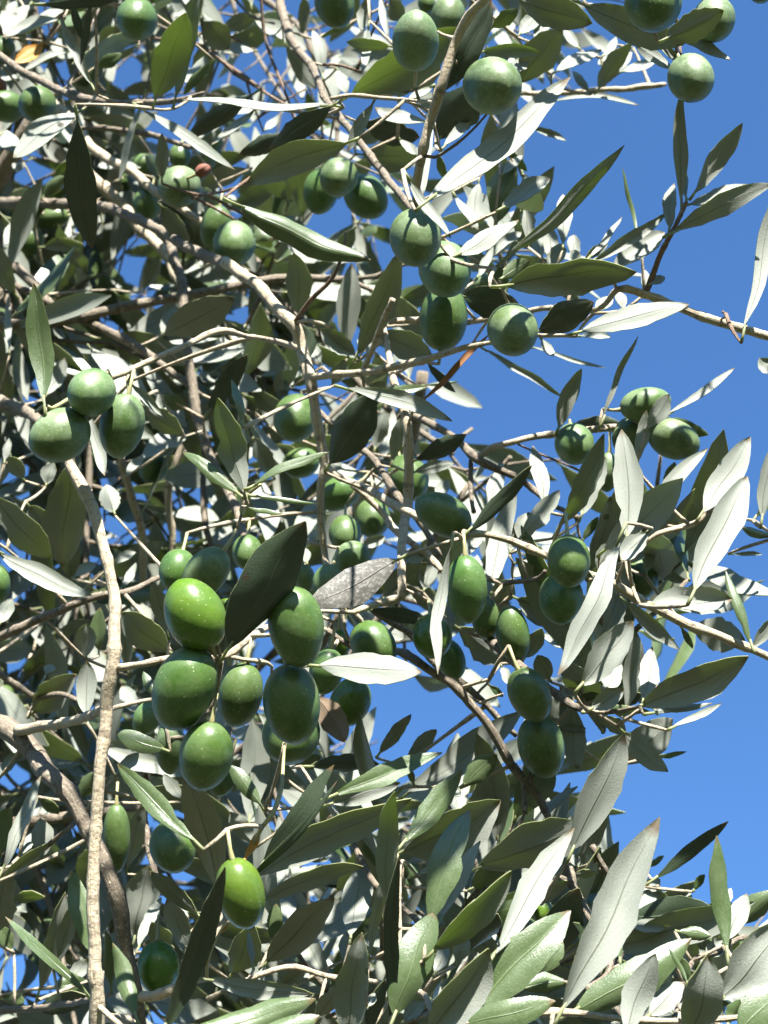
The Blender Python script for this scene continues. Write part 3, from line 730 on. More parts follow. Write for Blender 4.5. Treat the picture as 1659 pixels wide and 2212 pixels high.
# ------------------------------------------------------------------ survey: leaves (base x, y, tip x, y, width, distance, face shown, tilt to the light[, bow][, kind])
LEAVES = {
 (0, 0): [
  (500, 780, 600, 1612, 212, .60, 'T', -.35), (500, 735, 85, 1020, 190, .66, 'U', .6), (1010, 640, 1205, 80, 255, .6, 'U', -.5), (1140, 625, 1300, -60, 115, .615, 'U', -.3),
  (270, 25, 770, -10, 70, .65, 'T', -.4), (600, 10, 525, 420, 55, .66, 'T', -.4), (470, 30, 540, 260, 60, .7, 'T', -.3), (600, 560, 390, 110, 70, .68, 'U', .1),
  (380, 130, 20, 250, 120, .78, 'U', .9), (190, 40, 40, 260, 120, .8, 'U', .9), (110, 10, 20, 190, 110, .82, 'U', .9), (420, 60, 240, 130, 90, .8, 'U', .9),
  (280, 285, 95, 405, 115, .8, 'U', .3, .03, 'Y'), (440, 340, 150, 465, 65, .82, 'U', .9), (830, 240, 640, 400, 70, .85, 'U', .8), (640, 300, 790, 180, 130, .88, 'U', -.4),
  (2129, 690, 1180, 650, 68, .62, 'U', .9, .02), (1640, 610, 1205, 905, 130, .68, 'T', -.4), (1640, 720, 1370, 935, 66, .69, 'U', .9), (1050, 1155, 1050, 865, 92, .7, 'U', -.2),
  (930, 715, 1525, 1095, 84, .66, 'U', .5), (1360, 410, 1190, 615, 72, .72, 'T', -.3), (1340, 360, 1180, 530, 130, .75, 'U', .9), (1540, 1325, 2400, 1695, 175, .6, 'T', .12),
  (1050, 1340, 1230, 1570, 130, .76, 'U', -.3), (1600, 1100, 1300, 1200, 130, .8, 'U', -.3), (280, 1600, 540, 1580, 90, .92, 'U', -.5), (280, 1275, 425, 1140, 100, .9, 'T', -.2),
  (630, 430, 790, 350, 90, .76, 'T', -.2), (1290, 230, 1430, 310, 110, .85, 'U', .9), (1320, 140, 1480, 320, 190, .84, 'U', -.4), (1440, 180, 1659, 100, 120, .86, 'U', -.3),
  (1650, 330, 1480, 300, 110, .86, 'U', .9), (140, 1050, 100, 1110, 80, .9, 'U', .9), (0, 830, 120, 990, 130, .86, 'U', .8), (880, 300, 660, 420, 60, .83, 'U', -.2),
 ],
 (1, 0): [
  (590, 925, -60, 1185, 235, .58, 'U', -.4), (490, 690, 90, 960, 170, .62, 'T', -.25), (190, 860, -110, 1000, 120, .64, 'T', -.3), (620, 612, 1330, 190, 270, .6, 'U', -.55),
  (1040, 640, 1200, 310, 140, .62, 'U', -.4), (1210, 600, 1530, 5, 185, .535, 'T', -.1), (1110, 1305, 2040, 520, 195, .515, 'U', .7, .02), (985, 1150, 1262, 1545, 72, .518, 'U', .5),
  (1115, 790, 770, 700, 115, .62, 'U', .85), (1130, 780, 1075, 1265, 92, .57, 'U', .8), (760, 665, 590, 980, 95, .6, 'U', .1), (730, 170, 688, 465, 66, .66, 'U', .9),
  (720, -20, 680, 200, 105, .68, 'U', 0), (800, -30, 860, 245, 52, .7, 'U', .6), (870, 300, 585, 275, 82, .66, 'U', -.45), (430, 490, 370, 190, 95, .78, 'U', .3),
  (1220, 950, 1400, 740, 80, .6, 'U', .8), (1190, 900, 1420, 560, 280, .6, 'T', -.5), (1560, 1445, 1655, 1025, 200, .66, 'T', .15), (1310, 1650, 1700, 1420, 132, .56, 'U', .7),
  (1290, 1270, 1440, 1490, 70, .7, 'U', .8), (930, 900, 1040, 1000, 70, .68, 'U', .9), (700, 800, 1060, 890, 170, .72, 'T', -.5), (690, 1000, 1060, 1010, 210, .75, 'U', -.5),
  (200, 300, 390, 580, 120, .82, 'U', -.1), (310, -20, 300, 220, 90, .84, 'U', -.2), (1460, 335, 1845, 345, 92, .6, 'U', -.35), (1530, 180, 1700, 60, 100, .6, 'T', -.4),
  (410, 245, 620, 150, 36, .8, 'T', -.2), (1440, 1190, 1400, 1480, 110, .72, 'U', .5), (530, 460, 590, 610, 90, .76, 'U', .7), (1000, 590, 860, 610, 60, .6, 'U', .9),
  (1140, 560, 990, 640, 60, .58, 'U', .9), (1500, 1690, 1720, 1500, 80, .66, 'U', .8), (870, 0, 950, 130, 140, .74, 'U', -.3), (480, 740, 220, 820, 120, .8, 'T', -.3),
  (60, 840, 150, 740, 60, .85, 'U', .9), (330, 600, 380, 800, 80, .85, 'T', -.4), (0, 1440, 110, 1540, 160, .7, 'T', .5), (840, 1160, 780, 1230, 60, .8, 'U', .9),
  (640, 1480, 520, 1640, 110, .8, 'U', -.3), (1240, 1180, 1180, 1000, 60, .64, 'T', -.3),
 ],
 (2, 0): [
  (40, -10, 520, 145, 215, .52, 'U', -.35), (470, 30, 1110, 285, 235, .535, 'U', -.35), (990, 255, 1372, 65, 195, .52, 'U', -.35), (1085, 225, 1412, 388, 96, .56, 'U', .5),
  (800, 270, 1035, 445, 95, .565, 'U', .2), (940, 290, 1085, 400, 66, .57, 'U', .2), (1098, 1315, 1106, 585, 104, .57, 'U', -.1), (1185, 1245, 1490, 800, 132, .57, 'U', -.2),
  (1155, 1325, 1525, 1190, 112, .575, 'U', .8), (1055, 1502, 1690, 1195, 155, .565, 'U', -.15), (1020, 1480, 1050, 1190, 92, .575, 'U', .6), (1130, 1290, 1130, 1095, 44, .575, 'U', .8),
  (-25, 1655, 722, 935, 118, .52, 'U', -.3, .03), (525, 1690, 1000, 1385, 84, .575, 'U', .1), (500, 1670, 712, 1400, 42, .58, 'U', .7), (660, 1745, 990, 1515, 155, .58, 'U', .8),
  (825, 1555, 710, 1085, 30, .6, 'T', .3), (330, 1580, 335, 1255, 122, .62, 'U', .6), (265, 1690, 240, 1440, 110, .64, 'U', .5), (415, 1680, 400, 1520, 88, .64, 'U', .9),
  (190, 1680, 160, 1475, 90, .65, 'U', .9), (100, 1570, 85, 1320, 104, .65, 'U', .3), (-65, 1350, 244, 1155, 132, .58, 'U', .7), (255, 650, 825, 675, 48, .75, 'U', .6, -.06),
  (120, 830, 352, 912, 54, .75, 'U', .1), (290, 465, 582, 318, 104, .72, 'U', .9), (715, 465, 945, 370, 84, .72, 'U', .9), (560, 575, 775, 280, 124, .71, 'U', -.35),
  (160, 260, 250, 110, 112, .68, 'U', .9), (50, 535, 325, 190, 240, .66, 'U', -.45), (255, 535, 240, 415, 62, .72, 'U', .9), (495, 595, 395, 460, 64, .73, 'U', .5),
  (-10, 480, 102, 375, 82, .66, 'U', .9), (50, 220, 185, 50, 115, .68, 'U', .5), (590, 360, 675, 235, 62, .74, 'U', .9), (430, 310, 340, 180, 74, .74, 'U', .6),
  (480, 20, 622, 112, 60, .6, 'U', .9), (1505, 2125, 1690, 1215, 112, .565, 'U', .3), (-60, 1130, 70, 1010, 60, .66, 'U', .9), (-40, 960, 100, 1110, 60, .68, 'T', -.3),
  (640, 300, 560, 420, 60, .76, 'U', .9), (780, 330, 700, 470, 60, .76, 'U', .8),
 ],
 (0, 1): [
  (285, 950, 215, 180, 180, .5, 'T', .25, -.05), (1545, 1540, 1185, 1262, 86, .495, 'T', .6), (1590, 1545, 1410, 920, 205, .49, 'U', -.15), (1570, 1080, 1500, 800, 62, .52, 'T', .6),
  (1640, 1490, 2135, 1280, 66, .49, 'T', .6), (1650, 1555, 2050, 1600, 34, .5, 'T', .4), (1600, 1630, 1830, 1670, 34, .5, 'T', .5), (1065, 515, 1515, 265, 235, .75, 'U', -.6),
  (580, 1040, 682, 1430, 92, .535, 'U', .5), (480, 1330, 400, 2010, 290, .62, 'U', -.45), (-60, 1560, 335, 1960, 235, .6, 'U', -.45), (190, 1620, 390, 1850, 200, .63, 'U', -.3),
  (-10, 1915, 592, 2195, 135, .56, 'U', .55), (860, 840, 1050, 1035, 64, .6, 'U', .2), (935, 975, 1185, 1155, 160, .66, 'U', -.25), (1050, 900, 1205, 990, 110, .75, 'T', -.3),
  (760, 250, 985, 505, 135, .9, 'U', -.35), (940, 210, 1030, 0, 90, .9, 'U', -.2), (1050, 500, 1160, 340, 110, .82, 'U', .8), (60, 600, 50, 250, 50, .8, 'U', .8),
  (470, 320, 590, 190, 90, .95, 'U', .8), (330, 270, 350, 60, 120, .95, 'U', -.3), (300, 900, 420, 660, 120, .8, 'U', .3), (30, 1330, 60, 1180, 60, .7, 'U', .8),
  (300, 1480, 350, 1340, 110, .66, 'U', .2), (820, 1420, 930, 1290, 70, .75, 'U', .8), (1020, 890, 1060, 1000, 70, .7, 'U', .3), (1350, 1010, 1600, 640, 150, .74, 'T', -.4),
  (1180, 1180, 1080, 1250, 70, .74, 'U', .8), (0, 1480, 60, 1240, 90, .7, 'U', .2), (740, 1659, 690, 1480, 140, .66, 'U', .5), (150, 1440, 60, 1300, 110, .66, 'U', -.3),
 ],
 (1, 1): [
  (478, 1345, 770, 880, 265, .585, 'T', -.35), (590, 865, 1268, 1072, 125, .545, 'U', .3), (750, 880, 1115, 850, 64, .6, 'T', .55), (770, 1250, 840, 1000, 112, .78, 'U', 0),
  (790, 1340, 895, 990, 92, .8, 'U', .9), (880, 1335, 935, 1050, 92, .68, 'U', -.1), (1030, 1325, 1362, 1150, 132, .6, 'T', -.35), (1030, 1400, 1292, 1345, 84, .7, 'U', .1),
  (1170, 1560, 1250, 1455, 92, .68, 'U', .6), (1110, 690, 1292, 885, 62, .62, 'T', -.2), (1070, 950, 1512, 495, 46, .59, 'U', .2, .02, 'R'), (790, 490, 1145, 655, 205, .66, 'U', -.3),
  (650, 640, 935, -20, 195, .64, 'U', -.35), (275, 372, 250, -20, 180, .7, 'U', -.45), (640, 640, 420, 470, 142, .68, 'U', -.2), (340, 670, 290, 440, 155, .7, 'T', .1),
  (600, 590, 620, 50, 165, .72, 'U', 0), (495, 830, 580, 670, 112, .72, 'U', -.1), (1620, 190, 2462, 95, 245, .5, 'U', -.45), (1830, 490, 2190, 300, 200, .555, 'T', -.45),
  (2115, 490, 2805, 312, 165, .55, 'U', .5), (1340, 260, 1710, 335, 220, .61, 'T', -.45), (1470, 600, 2002, 915, 52, .68, 'U', 0), (1000, 420, 870, 260, 110, .66, 'U', -.3),
  (760, 620, 660, 540, 80, .7, 'U', .9), (420, 700, 330, 560, 90, .74, 'U', .7), (850, 1480, 770, 1440, 70, .76, 'U', .8), (1080, 840, 1310, 810, 26, .7, 'T', .2),
  (1500, 1650, 1590, 1330, 110, .66, 'U', .8), (1400, 1450, 1500, 1330, 40, .66, 'U', .8), (1440, 130, 1540, -60, 60, .62, 'U', .8), (1620, 250, 1560, 60, 110, .66, 'T', .2),
  (560, 1380, 480, 1340, 80, .75, 'U', .5), (0, 1000, 100, 900, 120, .8, 'U', -.2), (110, 1420, 0, 1180, 130, .74, 'U', -.2), (200, 1180, 120, 1040, 60, .78, 'U', .3), (240, 840, 330, 780, 70, .74, 'T', -.3),
 ],
 (2, 1): [
  (300, 1115, 455, 730, 115, .6, 'U', -.1), (590, 1060, 815, 520, 46, .6, 'U', 0), (1020, 1025, 1445, 722, 54, .61, 'U', .95), (720, 1090, 405, 1090, 112, .625, 'T', -.2),
  (1000, 1045, 1272, 1160, 112, .62, 'T', -.1), (745, 1825, 715, 1130, 198, .53, 'U', .45), (810, 1335, 870, 1000, 92, .56, 'U', .1), (880, 1110, 1020, 895, 132, .56, 'U', 0),
  (835, 1800, 1262, 1250, 115, .55, 'U', .6), (1235, 1660, 1545, 1178, 188, .56, 'U', .65), (1180, 2170, 1525, 1438, 225, .5, 'U', .55), (300, 1760, 602, 1155, 155, .56, 'U', -.25),
  (450, 1680, 605, 1300, 145, .57, 'U', .25), (60, 1820, 305, 1518, 135, .57, 'U', .3), (215, 1610, 130, 1235, 115, .6, 'U', .75), (1000, 1520, 1055, 1335, 92, .6, 'T', -.2),
  (1620, 1700, 1700, 1200, 105, .56, 'U', .2), (1580, 1690, 1720, 1490, 70, .57, 'T', .3), (1700, 760, 1600, 665, 112, .6, 'U', .3), (-60, 140, 115, 25, 125, .6, 'T', .1),
  (240, 90, 330, -80, 120, .62, 'U', .5), (410, 80, 400, -40, 90, .63, 'U', .8), (860, 230, 860, 90, 66, .6, 'U', .8), (890, 185, 988, 135, 72, .58, 'U', .95),
  (720, 340, 690, 230, 80, .6, 'U', .9), (540, 360, 650, 260, 90, .6, 'U', .8), (120, 590, 610, 725, 30, .7, 'U', .5, -.03), (190, 540, 270, 650, 70, .64, 'U', .9),
  (440, 520, 640, 525, 60, .62, 'U', .8), (470, 20, 620, -80, 70, .6, 'U', -.2), (870, 1600, 850, 1470, 50, .62, 'T', 0), (1000, 1700, 1090, 1400, 90, .6, 'U', .3),
  (500, 2050, 640, 1560, 150, .6, 'U', -.3),
 ],
 (0, 2): [
  (1480, 885, 1975, 58, 345, .462, 'T', -.35), (560, 930, 560, 725, 155, .64, 'U', -.1), (560, 1320, 560, 965, 155, .6, 'U', .3), (1095, 900, 785, 655, 235, .6, 'U', -.35),
  (1085, 785, 985, 450, 125, .55, 'U', -.2), (215, 1300, 495, 1050, 205, .7, 'U', -.35), (1065, 1540, 755, 1425, 135, .525, 'T', .45), (1010, 1190, 930, 1035, 72, .56, 'T', .6),
  (830, 1020, 790, 700, 120, .64, 'U', -.1), (640, 900, 650, 620, 110, .66, 'T', 0), (480, 420, 620, 330, 80, .75, 'U', .7), (740, 340, 880, 260, 70, .72, 'U', .6),
  (800, 480, 880, 330, 60, .74, 'U', .7), (0, 720, 80, 560, 110, .68, 'U', .5), (880, 1300, 790, 1130, 110, .7, 'U', .8), (480, 560, 560, 520, 60, .72, 'U', .9),
  (300, 1050, 340, 990, 80, .76, 'U', .9), (760, 1700, 900, 1560, 90, .56, 'U', .4),
 ],
 (1, 2): [
  (915, 310, 340, 615, 258, .53, 'T', .35, .02, 'D'), (410, 1000, 1072, 1040, 205, .5, 'U', .65, .02), (1268, 230, 1178, 1052, 92, .495, 'U', .45), (730, 630, 1145, 720, 105, .58, 'T', -.25),
  (820, 570, 1105, 330, 205, .63, 'U', -.2), (395, 1190, 582, 1490, 185, .54, 'U', .3, .03, 'B'), (800, 1562, 1003, 1308, 92, .62, 'U', -.35), (985, 1620, 1172, 1412, 112, .62, 'U', -.35),
  (490, 1840, 1205, 1552, 135, .5, 'T', .55), (1340, 1770, 1562, 1572, 155, .55, 'T', .05), (1310, 750, 1645, 965, 235, .62, 'U', -.25), (1690, 560, 2000, 700, 205, .62, 'U', -.2),
  (1000, 490, 1185, 645, 122, .63, 'U', -.3), (690, 240, 835, 158, 84, .64, 'U', .4), (1505, 535, 1680, -150, 155, .58, 'U', .65), (1345, 300, 1465, 145, 92, .58, 'U', .8),
  (1380, 120, 1790, -300, 104, .53, 'T', -.1), (960, 310, 1100, 250, 110, .6, 'U', .9), (1090, 500, 1150, 330, 130, .63, 'U', .3), (1280, 740, 1240, 600, 70, .57, 'U', .6),
  (1560, 600, 1659, 440, 150, .62, 'U', -.3), (330, 330, 310, 230, 80, .66, 'U', .7), (800, 760, 960, 820, 110, .62, 'U', .3), (1590, 1000, 1640, 1120, 70, .6, 'U', .8),
  (0, 780, 80, 650, 70, .56, 'U', .8), (1510, 1120, 1600, 1200, 50, .6, 'T', 0), (700, 680, 640, 640, 70, .57, 'U', .8), (250, 1650, 420, 1585, 110, .6, 'T', -.2),
  (350, 1650, 800, 1640, 130, .58, 'T', -.4),
 ],
 (2, 2): [
  (695, 170, 290, 1062, 158, .48, 'U', .5), (885, 130, 705, 315, 140, .5, 'U', .55), (895, 600, 1428, 565, 172, .52, 'U', .85), (740, 585, 1082, 895, 104, .57, 'U', -.1),
  (1160, 740, 1508, 835, 235, .585, 'U', .3), (1552, 855, 1388, 375, 74, .55, 'T', .4), (1560, 885, 1690, 680, 92, .55, 'U', 0), (445, 1125, 790, 708, 225, .5, 'U', .15),
  (830, 1255, 1535, 943, 255, .5, 'U', -.25), (850, 1222, 905, 875, 145, .53, 'U', .9), (735, 1275, 805, 770, 142, .545, 'U', 0), (580, 1190, 705, 975, 112, .56, 'U', .8),
  (515, 1275, 725, 1148, 132, .51, 'U', .25), (640, 1250, 835, 1175, 120, .55, 'T', -.3), (410, 1250, 570, 1180, 90, .56, 'T', -.3), (440, 1135, 430, 928, 90, .56, 'U', -.25),
  (245, 1085, 165, 928, 135, .575, 'U', -.3), (385, 1245, 425, 1670, 185, .57, 'U', .2), (390, 2190, 722, 1438, 260, .5, 'U', 0), (715, 1420, 1010, 1685, 145, .53, 'U', 0),
  (680, 1625, 1045, 1345, 255, .585, 'U', -.15), (900, 1305, 1300, 1240, 44, .5, 'U', .6), (1045, 1395, 1362, 1238, 46, .54, 'U', .6), (925, 1585, 1132, 1550, 38, .58, 'T', .1),
  (185, 800, 462, 892, 115, .6, 'U', .85), (80, 945, 195, 755, 120, .6, 'U', -.3), (460, 180, 560, 30, 60, .6, 'T', -.1), (560, 385, 655, 190, 125, .57, 'U', -.1),
  (870, 395, 900, 215, 84, .6, 'U', .7), (740, 335, 880, 220, 80, .61, 'U', .4), (945, 380, 1145, 455, 64, .62, 'U', .1), (1690, 160, 1485, 95, 64, .6, 'T', .3),
  (1425, 270, 1625, 272, 34, .62, 'U', .2), (695, 515, 550, 870, 185, .57, 'U', .2), (905, 170, 1112, 80, 132, .6, 'U', -.2), (60, 640, 330, 720, 130, .62, 'U', -.1),
  (30, 330, 200, 300, 60, .6, 'U', .7), (-10, 250, 40, 60, 120, .6, 'U', .1), (60, 210, 110, 0, 140, .6, 'U', .4), (10, 420, 60, 360, 90, .62, 'U', .8),
  (500, 1300, 900, 1300, 70, .53, 'T', -.3), (580, 1330, 740, 1440, 110, .56, 'U', -.2), (300, 1390, 480, 1405, 50, .57, 'U', .2), (330, 1240, 410, 1140, 110, .58, 'U', .8),
  (1100, 750, 1172, 885, 44, .56, 'T', -.3),
 ],
 (0, 3): [
  (1260, 470, 765, -30, 140, .46, 'T', .45), (1400, 790, 1195, 60, 255, .5, 'U', -.55), (1050, 1720, 1462, 632, 165, .42, 'T', -.15), (600, 1200, 455, 665, 165, .52, 'T', .5),
  (880, 1605, 735, 1135, 125, .5, 'T', .5), (595, 1505, 25, 965, 78, .5, 'T', .55), (15, 660, 265, 55, 95, .55, 'U', .55), (280, 570, 260, 325, 155, .585, 'U', .2),
  (-40, 1070, 65, 640, 230, .6, 'U', -.4), (70, 850, 290, 830, 95, .62, 'U', -.5), (255, 1435, 425, 805, 155, .6, 'U', -.25), (360, 1270, 465, 890, 120, .58, 'U', -.2),
  (0, 730, 325, 478, 95, .57, 'U', -.3), (870, 1110, 965, 630, 255, .66, 'U', 0), (900, 1160, 1045, 840, 84, .64, 'U', .85), (1290, 955, 975, 668, 132, .57, 'U', -.1),
  (1225, 1160, 1085, 845, 155, .56, 'U', 0), (235, 1560, 565, 1470, 165, .6, 'T', -.15), (1345, 1372, 2025, 1465, 125, .48, 'U', .1, .1), (1240, 1710, 2045, 1495, 160, .42, 'T', .7),
  (1600, 1740, 2070, 1605, 140, .41, 'T', .75), (1690, 240, 1475, -20, 115, .52, 'T', .5), (1640, 490, 1490, 285, 125, .57, 'U', 0), (1580, 600, 1690, 400, 56, .478, 'U', .4, .02, 'Y'),
  (1385, 1080, 1470, 985, 66, .53, 'U', .3, .02, 'Y'), (-40, 620, 60, 250, 160, .58, 'T', -.2), (0, 60, 110, -100, 90, .6, 'U', .4), (130, 560, 210, 420, 80, .62, 'U', .8),
  (520, 200, 610, 30, 130, .62, 'T', -.1), (1180, 200, 1060, 40, 90, .64, 'U', .3), (830, 640, 930, 240, 140, .66, 'U', -.3), (10, 1480, 160, 1510, 80, .66, 'T', .5),
  (560, 1380, 350, 1420, 160, .62, 'T', .2), (1500, 1330, 1640, 1000, 220, .56, 'U', -.5), (1640, 1280, 1610, 1060, 50, .54, 'U', .7), (260, 200, 380, 300, 90, .62, 'T', -.4),
  (1110, 1150, 980, 1000, 160, .62, 'U', -.3), (720, 1420, 680, 1050, 90, .57, 'T', -.3), (440, 1400, 560, 1240, 110, .64, 'U', .3), (80, 1180, 0, 1020, 120, .62, 'T', .3),
 ],
 (1, 3): [
  (30, 640, 505, -20, 140, .472, 'T', .15), (-60, 745, 532, 85, 60, .462, 'T', -.1), (0, 695, 1002, 188, 240, .482, 'U', -.2), (475, 235, 935, 98, 135, .53, 'U', .2),
  (850, 905, 892, 148, 160, .46, 'U', -.25), (885, 1690, 920, 555, 112, .448, 'T', -.25), (600, 1770, 692, 1068, 220, .44, 'U', -.1), (895, 1610, 1155, 925, 260, .455, 'T', .3),
  (1130, 1010, 1386, 272, 235, .468, 'T', .6), (1195, 980, 1455, 475, 110, .485, 'U', .6), (1150, 1185, 1655, 675, 210, .448, 'U', -.45), (1110, 1730, 1512, 1178, 310, .435, 'U', -.15),
  (1335, 1660, 2042, 928, 290, .45, 'T', .6), (1335, 1665, 1940, 1512, 190, .44, 'T', .45), (955, 535, 1585, 212, 345, .52, 'U', -.2), (955, 485, 1335, 5, 170, .495, 'T', .45),
  (1440, 645, 2125, 365, 345, .525, 'U', -.2), (45, 855, 695, 635, 140, .53, 'U', -.2), (75, 1255, 505, 828, 240, .56, 'U', -.45), (615, 1090, 690, 635, 215, .545, 'U', .9),
  (735, 1190, 826, 705, 78, .47, 'U', -.1), (1160, 1330, 1240, 1140, 95, .5, 'U', .7), (1300, 1260, 1370, 1085, 115, .5, 'U', .2), (1390, 1180, 1570, 950, 200, .52, 'T', -.4),
  (400, 1610, 530, 1410, 140, .52, 'U', -.45), (730, 1700, 835, 1370, 120, .5, 'T', -.2), (1545, 1205, 2062, 385, 195, .46, 'U', .5), (100, 1110, 130, 880, 110, .58, 'T', .1),
  (130, 1440, 330, 1290, 110, .56, 'U', -.3), (560, 1230, 590, 1060, 90, .57, 'U', .8), (690, 480, 780, 640, 60, .56, 'T', -.2), (330, 590, 470, 590, 46, .6, 'U', .3),
  (960, 620, 1060, 700, 110, .54, 'T', .5), (960, 760, 1010, 700, 90, .54, 'T', .4), (1050, 690, 1195, 630, 36, .5, 'U', .7), (1020, 100, 990, 0, 50, .55, 'T', -.2),
  (930, 130, 760, 170, 110, .56, 'T', .5), (0, 1500, 60, 1280, 60, .56, 'U', .6), (1400, 780, 1620, 640, 160, .55, 'T', -.4), (1100, 1400, 1180, 1200, 120, .52, 'T', -.3),
  (960, 1640, 1090, 1500, 110, .48, 'U', .5), (720, 1550, 770, 1460, 60, .47, 'U', .8), (1240, 130, 1330, 180, 70, .55, 'U', .9),
 ],
 (2, 3): [
  (325, 1565, 945, 318, 300, .44, 'U', .25), (395, 1575, 1165, 1105, 240, .462, 'T', .5, .03), (735, 1720, 935, 1205, 200, .43, 'U', .25), (1145, 1770, 1262, 1212, 300, .425, 'U', -.2),
  (1350, 1510, 1770, 970, 320, .44, 'U', .3), (1470, 1710, 1810, 1390, 260, .43, 'T', .6), (1395, 1195, 1318, 440, 138, .46, 'T', .45), (918, 722, 1398, 342, 104, .56, 'T', .05),
  (755, 910, 955, 725, 155, .56, 'U', .9), (765, 965, 1330, 925, 260, .55, 'T', .15), (745, 1015, 1020, 1025, 84, .54, 'U', .85), (1385, 1110, 1525, 815, 135, .52, 'U', .7),
  (1465, 1010, 1690, 795, 160, .53, 'T', .1), (700, 1240, 690, 945, 98, .5, 'T', .4), (175, 875, 355, 725, 130, .53, 'U', -.4), (235, 1260, 435, 785, 255, .51, 'T', -.3),
  (75, 1425, 355, 1388, 135, .48, 'T', .2), (885, 1605, 1110, 1390, 155, .46, 'U', .65), (1140, 1395, 1008, 1165, 34, .45, 'T', .4), (395, 650, 625, 285, 105, .56, 'U', -.15),
  (875, 645, 985, 568, 44, .58, 'T', .2), (1370, 900, 1420, 780, 60, .54, 'U', .9), (1260, 1240, 1390, 1110, 110, .53, 'U', .8), (1180, 790, 1250, 690, 60, .56, 'T', 0),
  (400, 690, 560, 680, 70, .54, 'U', -.4), (430, 640, 380, 560, 70, .56, 'U', .8), (540, 1560, 620, 1250, 60, .52, 'T', 0), (1080, 1060, 1290, 1090, 90, .52, 'T', .5),
  (980, 1560, 1080, 1440, 100, .5, 'T', -.3), (200, 1330, 330, 1120, 130, .49, 'T', .3), (1400, 1660, 1480, 1500, 90, .47, 'T', .2), (1050, 1200, 1150, 1400, 90, .5, 'T', -.2),
  (1640, 1620, 1480, 1560, 70, .5, 'T', .1), (560, 1100, 640, 1210, 90, .52, 'U', -.3),
 ],
}
# dark leaves that let hardly any light through, and young ones that glow
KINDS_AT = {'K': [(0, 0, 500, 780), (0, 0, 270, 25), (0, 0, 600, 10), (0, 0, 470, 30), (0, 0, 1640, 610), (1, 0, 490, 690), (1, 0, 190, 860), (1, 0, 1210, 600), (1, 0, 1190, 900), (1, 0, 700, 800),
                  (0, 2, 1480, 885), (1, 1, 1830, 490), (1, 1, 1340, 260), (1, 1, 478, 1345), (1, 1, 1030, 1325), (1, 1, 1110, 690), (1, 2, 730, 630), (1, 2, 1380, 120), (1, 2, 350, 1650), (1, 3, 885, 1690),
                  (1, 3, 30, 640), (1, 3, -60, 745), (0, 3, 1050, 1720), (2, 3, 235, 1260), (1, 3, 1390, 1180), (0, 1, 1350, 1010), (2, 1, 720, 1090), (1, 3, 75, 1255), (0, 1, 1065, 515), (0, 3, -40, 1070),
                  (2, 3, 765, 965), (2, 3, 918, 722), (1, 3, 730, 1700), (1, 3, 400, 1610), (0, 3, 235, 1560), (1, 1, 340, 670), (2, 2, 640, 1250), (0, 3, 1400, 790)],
            'G': [(0, 0, 1010, 640), (0, 0, 1140, 625), (1, 0, 620, 612), (1, 3, 1150, 1185), (2, 1, 300, 1760), (1, 2, 490, 1840), (1, 0, 870, 300), (1, 0, 1460, 335), (2, 0, -25, 1655), (0, 1, 1640, 1490),
                  (0, 1, 1545, 1540), (0, 3, 600, 1200), (0, 3, 880, 1605), (2, 3, 1395, 1195), (2, 3, 1470, 1710), (0, 3, 70, 850), (1, 3, 850, 905), (0, 1, 1590, 1545)]}
# how thickly the foliage further back stands, by region of the crown
DENS = ['9999854666543200', '9986654556656300', '9996666655420000', '9999988765510000', '9988876556641110', '9987788755665310', '9998878864343200',
        '9999978751000000', '9999976562000000', '9999866553342212', '9999876654564323', '9998876555664321', '9999864544554311', '9999753323454310',
        '9999742100234300', '9999863101255100', '9999875432243000', '9999864433332000', '9999854545665434', '9999865566777667', '9999966677777778']
